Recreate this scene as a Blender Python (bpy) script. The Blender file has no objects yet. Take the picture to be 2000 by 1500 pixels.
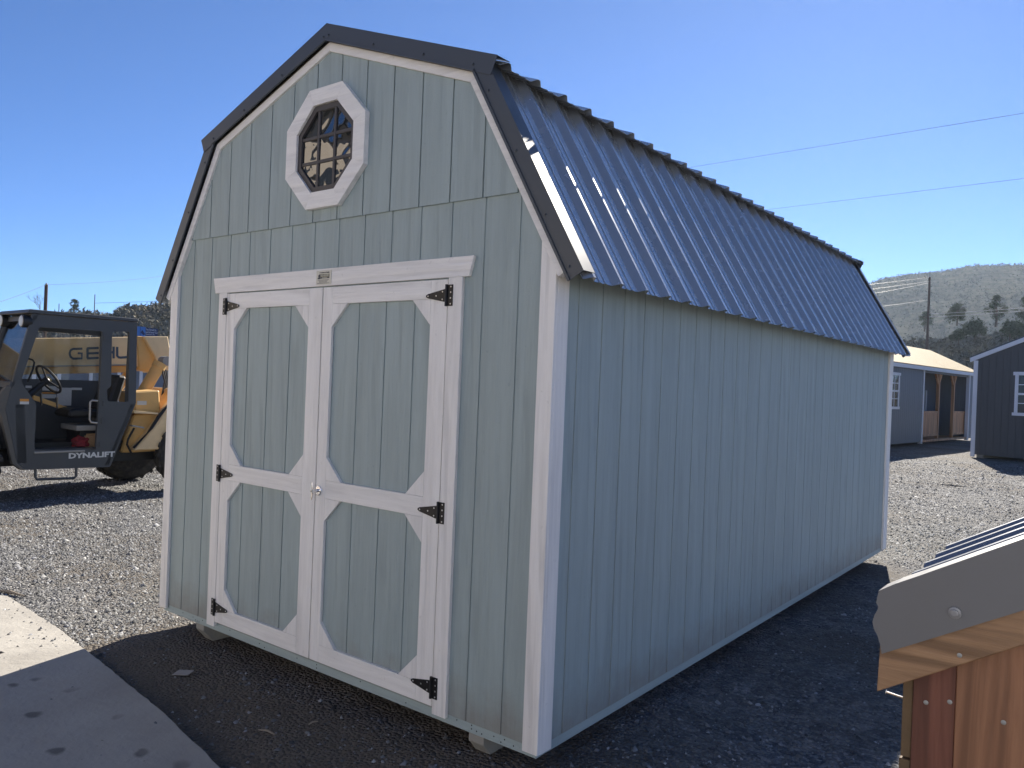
import bpy, bmesh, math, random
import numpy as np
from mathutils import Vector, Matrix, Euler
from mathutils.geometry import tessellate_polygon

random.seed(7)
rng = np.random.default_rng(7)
S = bpy.context.scene
COL = S.collection
R = math.radians

# ------------------------------------------------------------------ camera
CAM_POS = Vector((4.74171, -2.72827, 1.54391))
YAW, PIT, ROL, FPX = -0.659619, -0.001088, 0.0397575, 1534.085
dirv = Vector((math.sin(YAW) * math.cos(PIT), math.cos(YAW) * math.cos(PIT), math.sin(PIT)))
r0 = Vector((math.cos(YAW), -math.sin(YAW), 0))
u0 = r0.cross(dirv)
CR = r0 * math.cos(ROL) + u0 * math.sin(ROL)
CU = -r0 * math.sin(ROL) + u0 * math.cos(ROL)
cd = bpy.data.cameras.new('camera')
cam = bpy.data.objects.new('camera', cd)
COL.objects.link(cam)
cam.matrix_world = Matrix(((CR.x, CU.x, -dirv.x, CAM_POS.x), (CR.y, CU.y, -dirv.y, CAM_POS.y),
                           (CR.z, CU.z, -dirv.z, CAM_POS.z), (0, 0, 0, 1)))
cd.sensor_width = 36
cd.lens = FPX * 36 / 2000
cd.clip_start = 0.05
cd.clip_end = 6000
S.camera = cam

# ------------------------------------------------------------------ sky, sun, exposure
SUN_AZ, SUN_EL = R(-14.7), R(29.5)
sunv = Vector((math.sin(SUN_AZ) * math.cos(SUN_EL), math.cos(SUN_AZ) * math.cos(SUN_EL), math.sin(SUN_EL)))
W = bpy.data.worlds.new('World')
S.world = W
W.use_nodes = True
wn = W.node_tree.nodes
wl = W.node_tree.links
bg = wn['Background']
sky = wn.new('ShaderNodeTexSky')
sky.sky_type = 'NISHITA'
sky.sun_disc = False
sky.sun_elevation = SUN_EL
sky.sun_rotation = SUN_AZ
sky.altitude = 3500
sky.air_density = 1.0
sky.dust_density = 0.50
sky.ozone_density = 10.0
wl.new(sky.outputs[0], bg.inputs[0])
bg.inputs[1].default_value = 0.060
sl = bpy.data.lights.new('sun', 'SUN')
sl.energy = 5.0
sl.angle = R(0.53)
sl.color = (1.0, 0.93, 0.82)
so = bpy.data.objects.new('sun', sl)
COL.objects.link(so)
so.rotation_euler = sunv.to_track_quat('Z', 'Y').to_euler()
S.view_settings.view_transform = 'Standard'
S.view_settings.look = 'None'
S.view_settings.gamma = 1
S.view_settings.use_curve_mapping = False
S.view_settings.exposure = 1.38

HAZE = 0.00017
# ------------------------------------------------------------------ helpers
def ray(px, py):
    return (dirv + CR * ((px - 1000) / FPX) - CU * ((py - 750) / FPX)).normalized()


def on_plane(px, py, p, n):
    v = ray(px, py)
    return CAM_POS + v * ((p - CAM_POS).dot(n) / v.dot(n))


def on_z(px, py, z):
    return on_plane(px, py, Vector((0, 0, z)), Vector((0, 0, 1)))


def at_dist(px, py, d):
    """point along a pixel's ray at horizontal distance d"""
    v = ray(px, py)
    return CAM_POS + v * (d / math.hypot(v.x, v.y))


def tag(o, label=None, cat=None, group=None, kind=None):
    if label: o['label'] = label
    if cat: o['category'] = cat
    if group: o['group'] = group
    if kind: o['kind'] = kind
    return o


def empty(name, loc=(0, 0, 0), rz=0, **k):
    o = bpy.data.objects.new(name, None)
    o.empty_display_size = 0.1
    o.location = loc
    o.rotation_euler = (0, 0, rz)
    COL.objects.link(o)
    return tag(o, **k)


class MB:
    def __init__(s):
        s.v = []
        s.f = []
        s.m = []
        s.cur = 0

    def add(s, vs, fs):
        b = len(s.v)
        s.v += [tuple(x) for x in vs]
        for f in fs:
            s.f.append([b + i for i in f])
            s.m.append(s.cur)
        return s

    def box(s, x0, x1, y0, y1, z0, z1):
        return s.add([(x0, y0, z0), (x1, y0, z0), (x1, y1, z0), (x0, y1, z0), (x0, y0, z1), (x1, y0, z1), (x1, y1, z1), (x0, y1, z1)],
                     [(0, 3, 2, 1), (4, 5, 6, 7), (0, 1, 5, 4), (1, 2, 6, 5), (2, 3, 7, 6), (3, 0, 4, 7)])

    def prism(s, pts, vec):
        pts = [Vector(p) for p in pts]
        vec = Vector(vec)
        n = Vector((0, 0, 0))
        for i in range(len(pts)):
            n += (pts[i] - pts[0]).cross(pts[(i + 1) % len(pts)] - pts[0])
        if n.dot(vec) > 0: pts = pts[::-1]
        k = len(pts)
        return s.add(pts + [p + vec for p in pts],
                     [list(range(k)), list(range(2 * k - 1, k - 1, -1))] + [(i, i + k, (i + 1) % k + k, (i + 1) % k) for i in range(k)])

    def plate(s, loops, vec):
        """plate with holes: loops[0] outline, the others openings (3D points in one plane)"""
        vec = Vector(vec)
        L = [[Vector(p) for p in l] for l in loops]
        tris = tessellate_polygon(L)
        flat = [p for l in L for p in l]
        k = len(flat)
        fs = [tuple(t) for t in tris] + [tuple(i + k for i in t[::-1]) for t in tris]
        o = 0
        for l in L:
            n = len(l)
            fs += [(o + i, o + (i + 1) % n, o + (i + 1) % n + k, o + i + k) for i in range(n)]
            o += n
        return s.add(flat + [p + vec for p in flat], fs)

    def tube(s, path, r, n=8, closed=False):
        path = [Vector(p) for p in path]
        rs = r if isinstance(r, (list, tuple)) else [r] * len(path)
        rings = []
        up = None
        k = len(path)
        for i, p in enumerate(path):
            if closed:
                t = path[(i + 1) % k] - path[i - 1]
            else:
                t = path[min(i + 1, k - 1)] - path[max(i - 1, 0)]
            t.normalize()
            if up is None:
                up = Vector((0, 0, 1)) if abs(t.z) < .9 else Vector((1, 0, 0))
            a = t.cross(up).normalized()
            b = a.cross(t)
            up = b
            rings.append([p + (a * math.cos(2 * math.pi * j / n) + b * math.sin(2 * math.pi * j / n)) * rs[i] for j in range(n)])
        vs = [q for g in rings for q in g]
        fs = []
        for i in range(k if closed else k - 1):
            i2 = (i + 1) % k
            fs += [(i * n + j, i * n + (j + 1) % n, i2 * n + (j + 1) % n, i2 * n + j) for j in range(n)]
        if not closed:
            fs += [list(range(n))[::-1], [(k - 1) * n + j for j in range(n)]]
        return s.add(vs, fs)

    def lathe(s, prof, o, ax, n=24):
        """prof: list of (radius, distance along axis)"""
        o = Vector(o)
        ax = Vector(ax).normalized()
        a = ax.orthogonal().normalized()
        b = ax.cross(a)
        vs = []
        for (r, h) in prof:
            vs += [o + ax * h + (a * math.cos(2 * math.pi * j / n) + b * math.sin(2 * math.pi * j / n)) * r for j in range(n)]
        fs = []
        for i in range(len(prof) - 1):
            fs += [(i * n + j, i * n + (j + 1) % n, (i + 1) * n + (j + 1) % n, (i + 1) * n + j) for j in range(n)]
        fs += [list(range(n))[::-1], [(len(prof) - 1) * n + j for j in range(n)]]
        return s.add(vs, fs)

    def build(s, name, mats, parent=None, bevel=0, smooth=False, **k):
        me = bpy.data.meshes.new(name)
        me.from_pydata(s.v, [], s.f)
        mats = mats if isinstance(mats, (list, tuple)) else [mats]
        for m in mats: me.materials.append(m)
        if len(mats) > 1: me.polygons.foreach_set('material_index', s.m)
        bm = bmesh.new()
        bm.from_mesh(me)
        bmesh.ops.recalc_face_normals(bm, faces=bm.faces)
        if bevel:
            bmesh.ops.bevel(bm, geom=[e for e in bm.edges if len(e.link_faces) == 2 and e.calc_face_angle(0) > .5], offset=bevel, segments=1, affect='EDGES', clamp_overlap=True)
        bm.to_mesh(me)
        bm.free()
        if smooth:
            me.polygons.foreach_set('use_smooth', [True] * len(me.polygons))
            if smooth != 'all': me.set_sharp_from_angle(angle=R(35))
        me.update()
        o = bpy.data.objects.new(name, me)
        COL.objects.link(o)
        if parent: o.parent = parent
        return tag(o, **k)


def clip(poly, a, b):
    """keep the part of a 2D polygon on the left of a->b"""
    out = []
    n = len(poly)
    sd = lambda p: (b[0] - a[0]) * (p[1] - a[1]) - (b[1] - a[1]) * (p[0] - a[0])
    for i in range(n):
        p, q = poly[i], poly[(i + 1) % n]
        sp, sq = sd(p), sd(q)
        if sp >= 0: out.append(p)
        if sp * sq < 0:
            t = sp / (sp - sq)
            out.append((p[0] + (q[0] - p[0]) * t, p[1] + (q[1] - p[1]) * t))
    return out


def clip_convex(poly, conv):
    for i in range(len(conv)):
        if not poly: break
        poly = clip(poly, conv[i], conv[(i + 1) % len(conv)])
    return poly


def text_mesh(txt, size, name, mat, parent, mtx, bold=0.0, width=None, extrude=0.001, align='LEFT', **k):
    cu = bpy.data.curves.new('t', 'FONT')
    cu.body = txt
    cu.size = size
    cu.extrude = extrude
    cu.offset = bold
    cu.align_x = align
    cu.resolution_u = 2
    to = bpy.data.objects.new('t', cu)
    COL.objects.link(to)
    dg = bpy.context.evaluated_depsgraph_get()
    me = bpy.data.meshes.new_from_object(to.evaluated_get(dg))
    bpy.data.objects.remove(to)
    xs = [v.co.x for v in me.vertices]
    sc = width / (max(xs) - min(xs)) if width else 1
    for v in me.vertices: v.co.x = (v.co.x - (min(xs) if align == 'LEFT' else 0)) * sc
    me.materials.clear()
    me.materials.append(mat)
    me.name = name
    o = bpy.data.objects.new(name, me)
    COL.objects.link(o)
    if parent: o.parent = parent
    o.matrix_local = mtx
    return tag(o, **k)


def axes(o, x, y):
    x = Vector(x).normalized()
    y = Vector(y).normalized()
    z = x.cross(y)
    o = Vector(o)
    return Matrix(((x.x, y.x, z.x, o.x), (x.y, y.y, z.y, o.y), (x.z, y.z, z.z, o.z), (0, 0, 0, 1)))

# ------------------------------------------------------------------ materials
class NT:
    def __init__(s, name):
        s.m = bpy.data.materials.new(name)
        s.m.use_nodes = True
        s.t = s.m.node_tree
        s.b = s.t.nodes['Principled BSDF']

    def n(s, typ, **k):
        nd = s.t.nodes.new('ShaderNode' + typ)
        for a, v in k.items():
            if a.startswith('i_'):
                key = a[2:]
                nd.inputs[int(key) if key.isdigit() else key.replace('_', ' ')].default_value = v
            else: setattr(nd, a, v)
        return nd

    def l(s, a, b):
        s.t.links.new(a, b)

    def coords(s, kind='Object', scale=(1, 1, 1), rand=True):
        tc = s.n('TexCoord')
        mp = s.n('Mapping')
        mp.inputs['Scale'].default_value = scale
        s.l(tc.outputs[kind], mp.inputs['Vector'])
        if rand:
            oi = s.n('ObjectInfo')
            ml = s.n('Math', operation='MULTIPLY', i_1=37.0)
            s.l(oi.outputs['Random'], ml.inputs[0])
            cb = s.n('CombineXYZ')
            for i in range(3): s.l(ml.outputs[0], cb.inputs[i])
            s.l(cb.outputs[0], mp.inputs['Location'])
        return mp.outputs[0]

    def noise(s, vec, scale, detail=4, rough=.55, dist=0):
        nd = s.n('TexNoise', i_Scale=scale, i_Detail=detail, i_Roughness=rough, i_Distortion=dist)
        s.l(vec, nd.inputs['Vector'])
        return nd.outputs['Fac']

    def ramp(s, fac, stops):
        r = s.n('ValToRGB')
        e = r.color_ramp.elements
        while len(e) < len(stops): e.new(.5)
        for el, (p, c) in zip(e, stops):
            el.position = p
            el.color = (*c, 1) if len(c) == 3 else c
        s.l(fac, r.inputs[0])
        return r.outputs[0]

    def mix(s, fac, a, b, typ='MIX'):
        m = s.n('MixRGB', blend_type=typ)
        for i, x in ((0, fac), (1, a), (2, b)):
            if hasattr(x, 'links'): s.l(x, m.inputs[i])
            else: m.inputs[i].default_value = x if i == 0 else (*x, 1)
        return m.outputs[0]

    def math(s, op, a, b=None):
        m = s.n('Math', operation=op)
        for i, x in ((0, a), (1, b)):
            if x is None: continue
            if hasattr(x, 'links'): s.l(x, m.inputs[i])
            else: m.inputs[i].default_value = x
        return m.outputs[0]

    def bump(s, h, dist=.002, strength=1.0, prev=None):
        b = s.n('Bump')
        b.inputs['Distance'].default_value = dist
        b.inputs['Strength'].default_value = strength
        s.l(h, b.inputs['Height'])
        if prev is not None: s.l(prev, b.inputs['Normal'])
        return b.outputs[0]

    def out(s, col=None, rough=None, normal=None, metal=None, **k):
        for key, x in (('Base Color', col), ('Roughness', rough), ('Metallic', metal)):
            if x is None: continue
            if hasattr(x, 'links'): s.l(x, s.b.inputs[key])
            else: s.b.inputs[key].default_value = (*x, 1) if isinstance(x, tuple) else x
        if normal is not None: s.l(normal, s.b.inputs['Normal'])
        for key, x in k.items(): s.b.inputs[key.replace('_', ' ')].default_value = x
        return s.m


def mul(c, f): return tuple(x * f for x in c)


def painted(name, col, grain=2, rough=.55, depth=.0035, var=.12, dirt=.0, splash=False):
    """painted embossed wood-grain siding / trim; grain = axis the grain runs along"""
    t = NT(name)
    st = [1, 1, 1]
    st[grain] = .06
    v = t.coords(scale=tuple(st))
    vo = t.coords()
    vo0 = t.coords(rand=False)
    g1 = t.noise(v, 55, 6, .65, .6)
    w = t.n('TexWave', wave_type='RINGS', rings_direction='SPHERICAL', i_Scale=5.0, i_Distortion=9.0, i_Detail=3.0, i_Detail_Scale=1.3)
    t.l(v, w.inputs['Vector'])
    fine = t.noise(vo, 260, 3, .6)
    big = t.noise(vo, 1.7, 3)
    h = t.math('ADD', t.math('MULTIPLY', g1, 1.0), t.math('MULTIPLY', t.math('MULTIPLY', w.outputs['Fac'], big), .9))
    h = t.math('ADD', h, t.math('MULTIPLY', fine, .35))
    nrm = t.bump(h, depth)
    oi = t.n('ObjectInfo')
    c = t.mix(big, mul(col, 1 - var), mul(col, 1 + var))
    c = t.mix(t.math('MULTIPLY', oi.outputs['Random'], .5), c, mul(col, 1 - var * .9))
    c = t.mix(t.ramp(g1, [(.34, (.34, .34, .34)), (.62, (0, 0, 0))]), c, mul(col, .70))
    c = t.mix(t.ramp(t.noise(v, 13, 4, .6, .4), [(.4, (0, 0, 0)), (.65, (.5, .5, .5))]), c, mul(col, 1.14))
    c = t.mix(t.math('MULTIPLY', t.ramp(w.outputs['Fac'], [(.05, (.45, .45, .45)), (.30, (0, 0, 0))]), t.ramp(big, [(.45, (0, 0, 0)), (.6, (1, 1, 1))])), c, mul(col, .72))
    sp = t.noise(vo, 38, 2, .5)
    c = t.mix(t.ramp(sp, [(.70, (0, 0, 0)), (.78, (.30 + dirt,) * 3)]), c, mul(col, .62))
    if splash:
        sz = t.n('SeparateXYZ')
        t.l(vo0, sz.inputs[0])
        lim = t.math('MULTIPLY', t.noise(vo0, 7, 5, .65), .42)
        low = t.ramp(t.math('SUBTRACT', lim, sz.outputs[2]), [(.0, (0, 0, 0)), (.22, (.55, .55, .55))])
        c = t.mix(low, c, (.23, .20, .165))
    return t.out(c, rough, nrm)


def plain(name, col, rough=.5, metal=0, var=.1, vscale=4, bump=0, bscale=60, dirt=0, dirtcol=(.25, .2, .15), **k):
    t = NT(name)
    v = t.coords()
    n1 = t.noise(v, vscale, 5)
    c = t.mix(n1, mul(col, 1 - var), mul(col, 1 + var))
    if dirt:
        d = t.noise(v, vscale * 1.7, 6, .65)
        c = t.mix(t.ramp(d, [(.45, (0, 0, 0)), (.75, (dirt,) * 3)]), c, dirtcol)
    rr = t.math('ADD', t.math('MULTIPLY', t.noise(v, vscale * 3, 4), .25), rough - .12)
    nrm = t.bump(t.noise(v, bscale, 4), bump) if bump else None
    return t.out(c, rr, nrm, metal, **k)


SAGE = (.335, .405, .41)
TRIM = (.83, .81, .785)
m_side = painted('siding_paint', SAGE, 2, splash=True)
m_trimz = painted('trim_paint_upright', TRIM, 2, var=.03)
m_trimx = painted('trim_paint_level', TRIM, 0, var=.03)
m_rim = painted('rim_paint', mul(SAGE, 1.12), 0, var=.1, dirt=.2)
m_rimy = painted('rim_paint_side', mul(SAGE, 1.05), 1, var=.1, dirt=.2)
m_skid = plain('treated_timber', (.30, .29, .26), .8, var=.25, vscale=9, bump=.003, bscale=40)
m_steel = plain('roof_steel', (.42, .435, .45), .24, .68, var=.05, vscale=2)
m_rake = plain('rake_trim_steel', (.062, .074, .092), .42, .15, var=.08, vscale=2)
m_black = plain('black_iron', (.012, .012, .014), .45, .3)
m_screw = plain('zinc_screw', (.62, .62, .62), .3, 1)
m_chrome = plain('chrome', (.8, .8, .82), .12, 1, var=.02)
m_deck = plain('roof_deck', (.22, .17, .11), .8, var=.2, vscale=7)
m_dark = plain('interior_dark', (.015, .015, .016), .9)
m_wframe = plain('window_frame_brown', (.055, .05, .052), .45)


def glassy(name):
    t = NT(name)
    v = t.coords()
    nb = t.bump(t.noise(v, 4.5, 1, .4, 1.0), .010)
    return t.out((.012, .014, .016), .02, nb, 0, IOR=2.6)


m_pane = glassy('window_glass')


def clear_glass(name, tint=(.93, .95, .96), refl=.05, smear=.07):
    t = NT(name)
    tr = t.n('BsdfTransparent')
    tr.inputs[0].default_value = (*tint, 1)
    gl = t.n('BsdfGlossy', i_Roughness=.04)
    df = t.n('BsdfDiffuse')
    df.inputs[0].default_value = (.5, .5, .48, 1)
    v = t.coords(scale=(1, 1, .35))
    sm = t.ramp(t.noise(v, 3.2, 5), [(.42, (0, 0, 0)), (.75, (smear,) * 3)])
    m1 = t.n('MixShader')
    fr = t.n('Fresnel', i_IOR=1.5)
    t.l(t.math('ADD', t.math('MULTIPLY', fr.outputs[0], .9), refl * .3), m1.inputs[0])
    t.l(tr.outputs[0], m1.inputs[1])
    t.l(gl.outputs[0], m1.inputs[2])
    m2 = t.n('MixShader')
    t.l(sm, m2.inputs[0])
    t.l(m1.outputs[0], m2.inputs[1])
    t.l(df.outputs[0], m2.inputs[2])
    t.l(m2.outputs[0], t.t.nodes['Material Output'].inputs[0])
    return t.m


m_cabglass = clear_glass('cab_glass')


def gravel_mat():
    t = NT('gravel_ground')
    v = t.coords('Object', rand=False)
    vo = t.n('TexVoronoi', i_Scale=52.0, i_Randomness=1.0)
    t.l(v, vo.inputs['Vector'])
    vo2 = t.n('TexVoronoi', i_Scale=11.0, i_Randomness=1.0)
    t.l(v, vo2.inputs['Vector'])
    sep = t.n('SeparateColor')
    t.l(vo.outputs['Color'], sep.inputs[0])
    sep2 = t.n('SeparateColor')
    t.l(vo2.outputs['Color'], sep2.inputs[0])
    st = t.ramp(sep.outputs[0], [(0, (.065, .067, .074)), (.45, (.135, .135, .141)), (.8, (.235, .23, .226)), (1, (.38, .365, .34))])
    st2 = t.ramp(sep2.outputs[1], [(0, (.08, .085, .095)), (.6, (.20, .20, .205)), (1, (.40, .38, .35))])
    c = t.mix(.35, st, st2)
    big = t.noise(v, .55, 6, .6)
    fine = t.noise(v, 70, 5, .7)
    dirt = t.mix(fine, (.075, .062, .048), (.20, .172, .14))
    c = t.mix(t.ramp(big, [(.42, (0, 0, 0)), (.62, (.75, .75, .75))]), c, dirt)
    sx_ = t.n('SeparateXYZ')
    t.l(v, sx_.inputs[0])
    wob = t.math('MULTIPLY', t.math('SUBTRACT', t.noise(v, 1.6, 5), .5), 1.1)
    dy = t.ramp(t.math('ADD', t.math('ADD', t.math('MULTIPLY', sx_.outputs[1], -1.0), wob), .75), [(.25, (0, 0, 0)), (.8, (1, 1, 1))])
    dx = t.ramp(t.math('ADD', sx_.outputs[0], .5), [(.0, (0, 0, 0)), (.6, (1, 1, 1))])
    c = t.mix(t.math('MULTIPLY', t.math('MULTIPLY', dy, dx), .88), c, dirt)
    h = t.math('ADD', t.math('MULTIPLY', vo.outputs['Distance'], -1.0), t.math('MULTIPLY', vo2.outputs['Distance'], -.6))
    h = t.math('ADD', h, t.math('MULTIPLY', fine, .4))
    return t.out(c, .9, t.bump(h, .03, .9), Specular_IOR_Level=0.15)


def stones_mat():
    t = NT('gravel_stones')
    at = t.n('Attribute', attribute_name='Col')
    v = t.coords('Object', rand=False)
    c = t.mix(t.noise(v, 90, 3), (.6, .6, .6), (1.25, 1.25, 1.25))
    return t.out(t.mix(1.0, at.outputs['Color'], c, 'MULTIPLY'), .85, Specular_IOR_Level=0.2)


def concrete_mat():
    t = NT('concrete')
    v = t.coords('Object', rand=False)
    n1 = t.noise(v, 1.3, 6, .6)
    n2 = t.noise(v, 45, 4, .6)
    c = t.mix(t.ramp(n1, [(.3, (0, 0, 0)), (.7, (1, 1, 1))]), (.27, .25, .22), (.43, .405, .36))
    c = t.mix(t.math('MULTIPLY', n2, .35), c, (.30, .28, .25))
    vo = t.n('TexVoronoi', i_Scale=6.5, i_Randomness=1.0)
    mp = t.n('Mapping')
    mp.inputs['Scale'].default_value = (1, 1.0, 1)
    t.l(v, mp.inputs[0])
    nz = t.n('TexNoise', i_Scale=6.0, i_Detail=2.0)
    t.l(v, nz.inputs[0])
    ad = t.n('VectorMath', operation='MULTIPLY_ADD')
    t.l(nz.outputs['Color'], ad.inputs[0])
    ad.inputs[1].default_value = (.12, .12, 0)
    t.l(mp.outputs[0], ad.inputs[2])
    t.l(ad.outputs[0], vo.inputs['Vector'])
    sepx = t.n('SeparateXYZ')
    t.l(v, sepx.inputs[0])
    spots = t.ramp(vo.outputs['Distance'], [(.16, (1, 1, 1)), (.27, (0, 0, 0))])
    sel = t.n('SeparateColor')
    t.l(vo.outputs['Color'], sel.inputs[0])
    oil = t.math('MULTIPLY', spots, t.math('GREATER_THAN', sel.outputs[0], .45))
    near = t.ramp(t.math('ADD', t.math('MULTIPLY', sepx.outputs[1], -1.0), 0.0), [(.78, (0, 0, 0)), (1.0, (1, 1, 1))])
    oil = t.math('MULTIPLY', oil, near)
    c = t.mix(t.math('MULTIPLY', oil, .75), c, (.06, .055, .05))
    sp2 = t.noise(v, 28, 2)
    c = t.mix(t.ramp(sp2, [(.74, (0, 0, 0)), (.78, (.6, .6, .6))]), c, (.1, .09, .08))
    h = t.math('ADD', t.math('MULTIPLY', n2, .4), t.math('MULTIPLY', t.noise(v, 5, 5), 1.2))
    return t.out(c, .85, t.bump(h, .008))


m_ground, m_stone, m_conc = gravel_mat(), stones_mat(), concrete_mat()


def wood_mat(name, a, b, axis=2, scale=14, rough=.6, knots=False):
    t = NT(name)
    st = [1, 1, 1]
    st[axis] = .07
    v = t.coords(scale=tuple(st))
    g = t.noise(v, scale * 4, 6, .7, 1.5)
    w = t.noise(v, scale * .6, 3, .5, 3.0)
    c = t.mix(g, a, b)
    c = t.mix(t.ramp(w, [(.4, (0, 0, 0)), (.62, (.8, .8, .8))]), c, mul(a, .55))
    if knots:
        k = t.n('TexVoronoi', i_Scale=5.0)
        t.l(t.coords(scale=tuple(1 if i != axis else .4 for i in range(3))), k.inputs['Vector'])
        c = t.mix(t.ramp(k.outputs['Distance'], [(.03, (.85, .85, .85)), (.09, (0, 0, 0))]), c, mul(a, .35))
    return t.out(c, rough, t.bump(g, .0012))


m_cedar = wood_mat('cedar_stain', (.30, .15, .07), (.42, .23, .12))

# ------------------------------------------------------------------ ground
GZ = -0.16


def gh(x, y):
    r = np.hypot(x - 4.7, y + 2.7)
    und = .018 * np.sin(x * 1.7 + .6 * y) * np.sin(1.3 * y - .5 * x) + .010 * np.sin(3.9 * x + 1) * np.sin(4.4 * y + 2 + x)
    und = und + .006 * np.sin(9.1 * x + 3 * y) * np.sin(8.3 * y - 4 * x)
    for k in (0.0, 1.55):
        dl = (y - .42 * x - 5.6 - k) / 1.08
        und = und + (-.030 * np.exp(-(dl / .16) ** 2) + .018 * np.exp(-((dl - .3) / .12) ** 2)) * (x < -1)
        d2 = (x - 3.6 - k + .12 * (y - 12))
        und = und + (-.025 * np.exp(-(d2 / .16) ** 2) + .014 * np.exp(-((d2 - .28) / .12) ** 2)) * (y > 7)
    return GZ + und * np.exp(-r / 40) - .004 - .012 * np.clip(-y, 0, 1) * ((x > -3) & (x < 4.5))


def ground():
    az = np.radians(np.concatenate([np.arange(-180, -85, 5), np.arange(-85, 10, .5), np.arange(10, 180, 5)]))
    rr = np.concatenate([np.array([.01]), np.geomspace(1.2, 60, 260), np.geomspace(66, 960, 22)])
    A, Q = np.meshgrid(az, rr)
    X = CAM_POS.x + Q * np.sin(A)
    Y = CAM_POS.y + Q * np.cos(A)
    Z = gh(X, Y)
    n = len(az)
    vs = np.stack([X, Y, Z], -1).reshape(-1, 3)
    i, j = np.meshgrid(np.arange(len(rr) - 1), np.arange(n), indexing='ij')
    j2 = (j + 1) % n
    fs = np.stack([i * n + j, i * n + j2, (i + 1) * n + j2, (i + 1) * n + j], -1).reshape(-1, 4)
    me = bpy.data.meshes.new('ground')
    me.from_pydata(vs.tolist(), [], fs.tolist())
    me.polygons.foreach_set('use_smooth', [True] * len(me.polygons))
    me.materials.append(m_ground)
    me.update()
    bm = bmesh.new(); bm.from_mesh(me); bmesh.ops.recalc_face_normals(bm, faces=bm.faces)
    if sum(f.normal.z for f in bm.faces) < 0: bmesh.ops.reverse_faces(bm, faces=bm.faces)
    bm.to_mesh(me); bm.free()
    o = bpy.data.objects.new('ground', me)
    COL.objects.link(o)
    tag(o, 'grey gravel yard spreading around the barn shed', kind='structure')


ground()

# concrete slab with a worn edge
SLABZ = -0.14
slab_edge = [(-1.58, -.43), (-1.30, -.445), (-1.05, -.462), (-.80, -.475), (-.57, -.49), (-.30, -.525), (-.02, -.555), (.25, -.585), (.55, -.62), (1.0, -.675), (1.75, -.80), (2.6, -.93), (3.4, -1.06)]
mb = MB()
edge = []
for (a, b) in zip(slab_edge[:-1], slab_edge[1:]):
    for k in range(10):
        t = k / 10
        edge.append((a[0] + (b[0] - a[0]) * t, a[1] + (b[1] - a[1]) * t + random.uniform(-.004, .004), 0))
outer = edge + [(3.4, -1.06, 0), (3.9, -6, 0), (-6, -5.2, 0), (-3.2, -2.2, 0), (-1.9, -.75, 0), (-1.72, -.5, 0)]
mb.prism([(x, y, SLABZ) for x, y, _ in outer], (0, 0, -.12))
mb.build('pavement', m_conc, None, bevel=.006, kind='structure', label='pale concrete slab with a worn edge at lower left')


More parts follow.
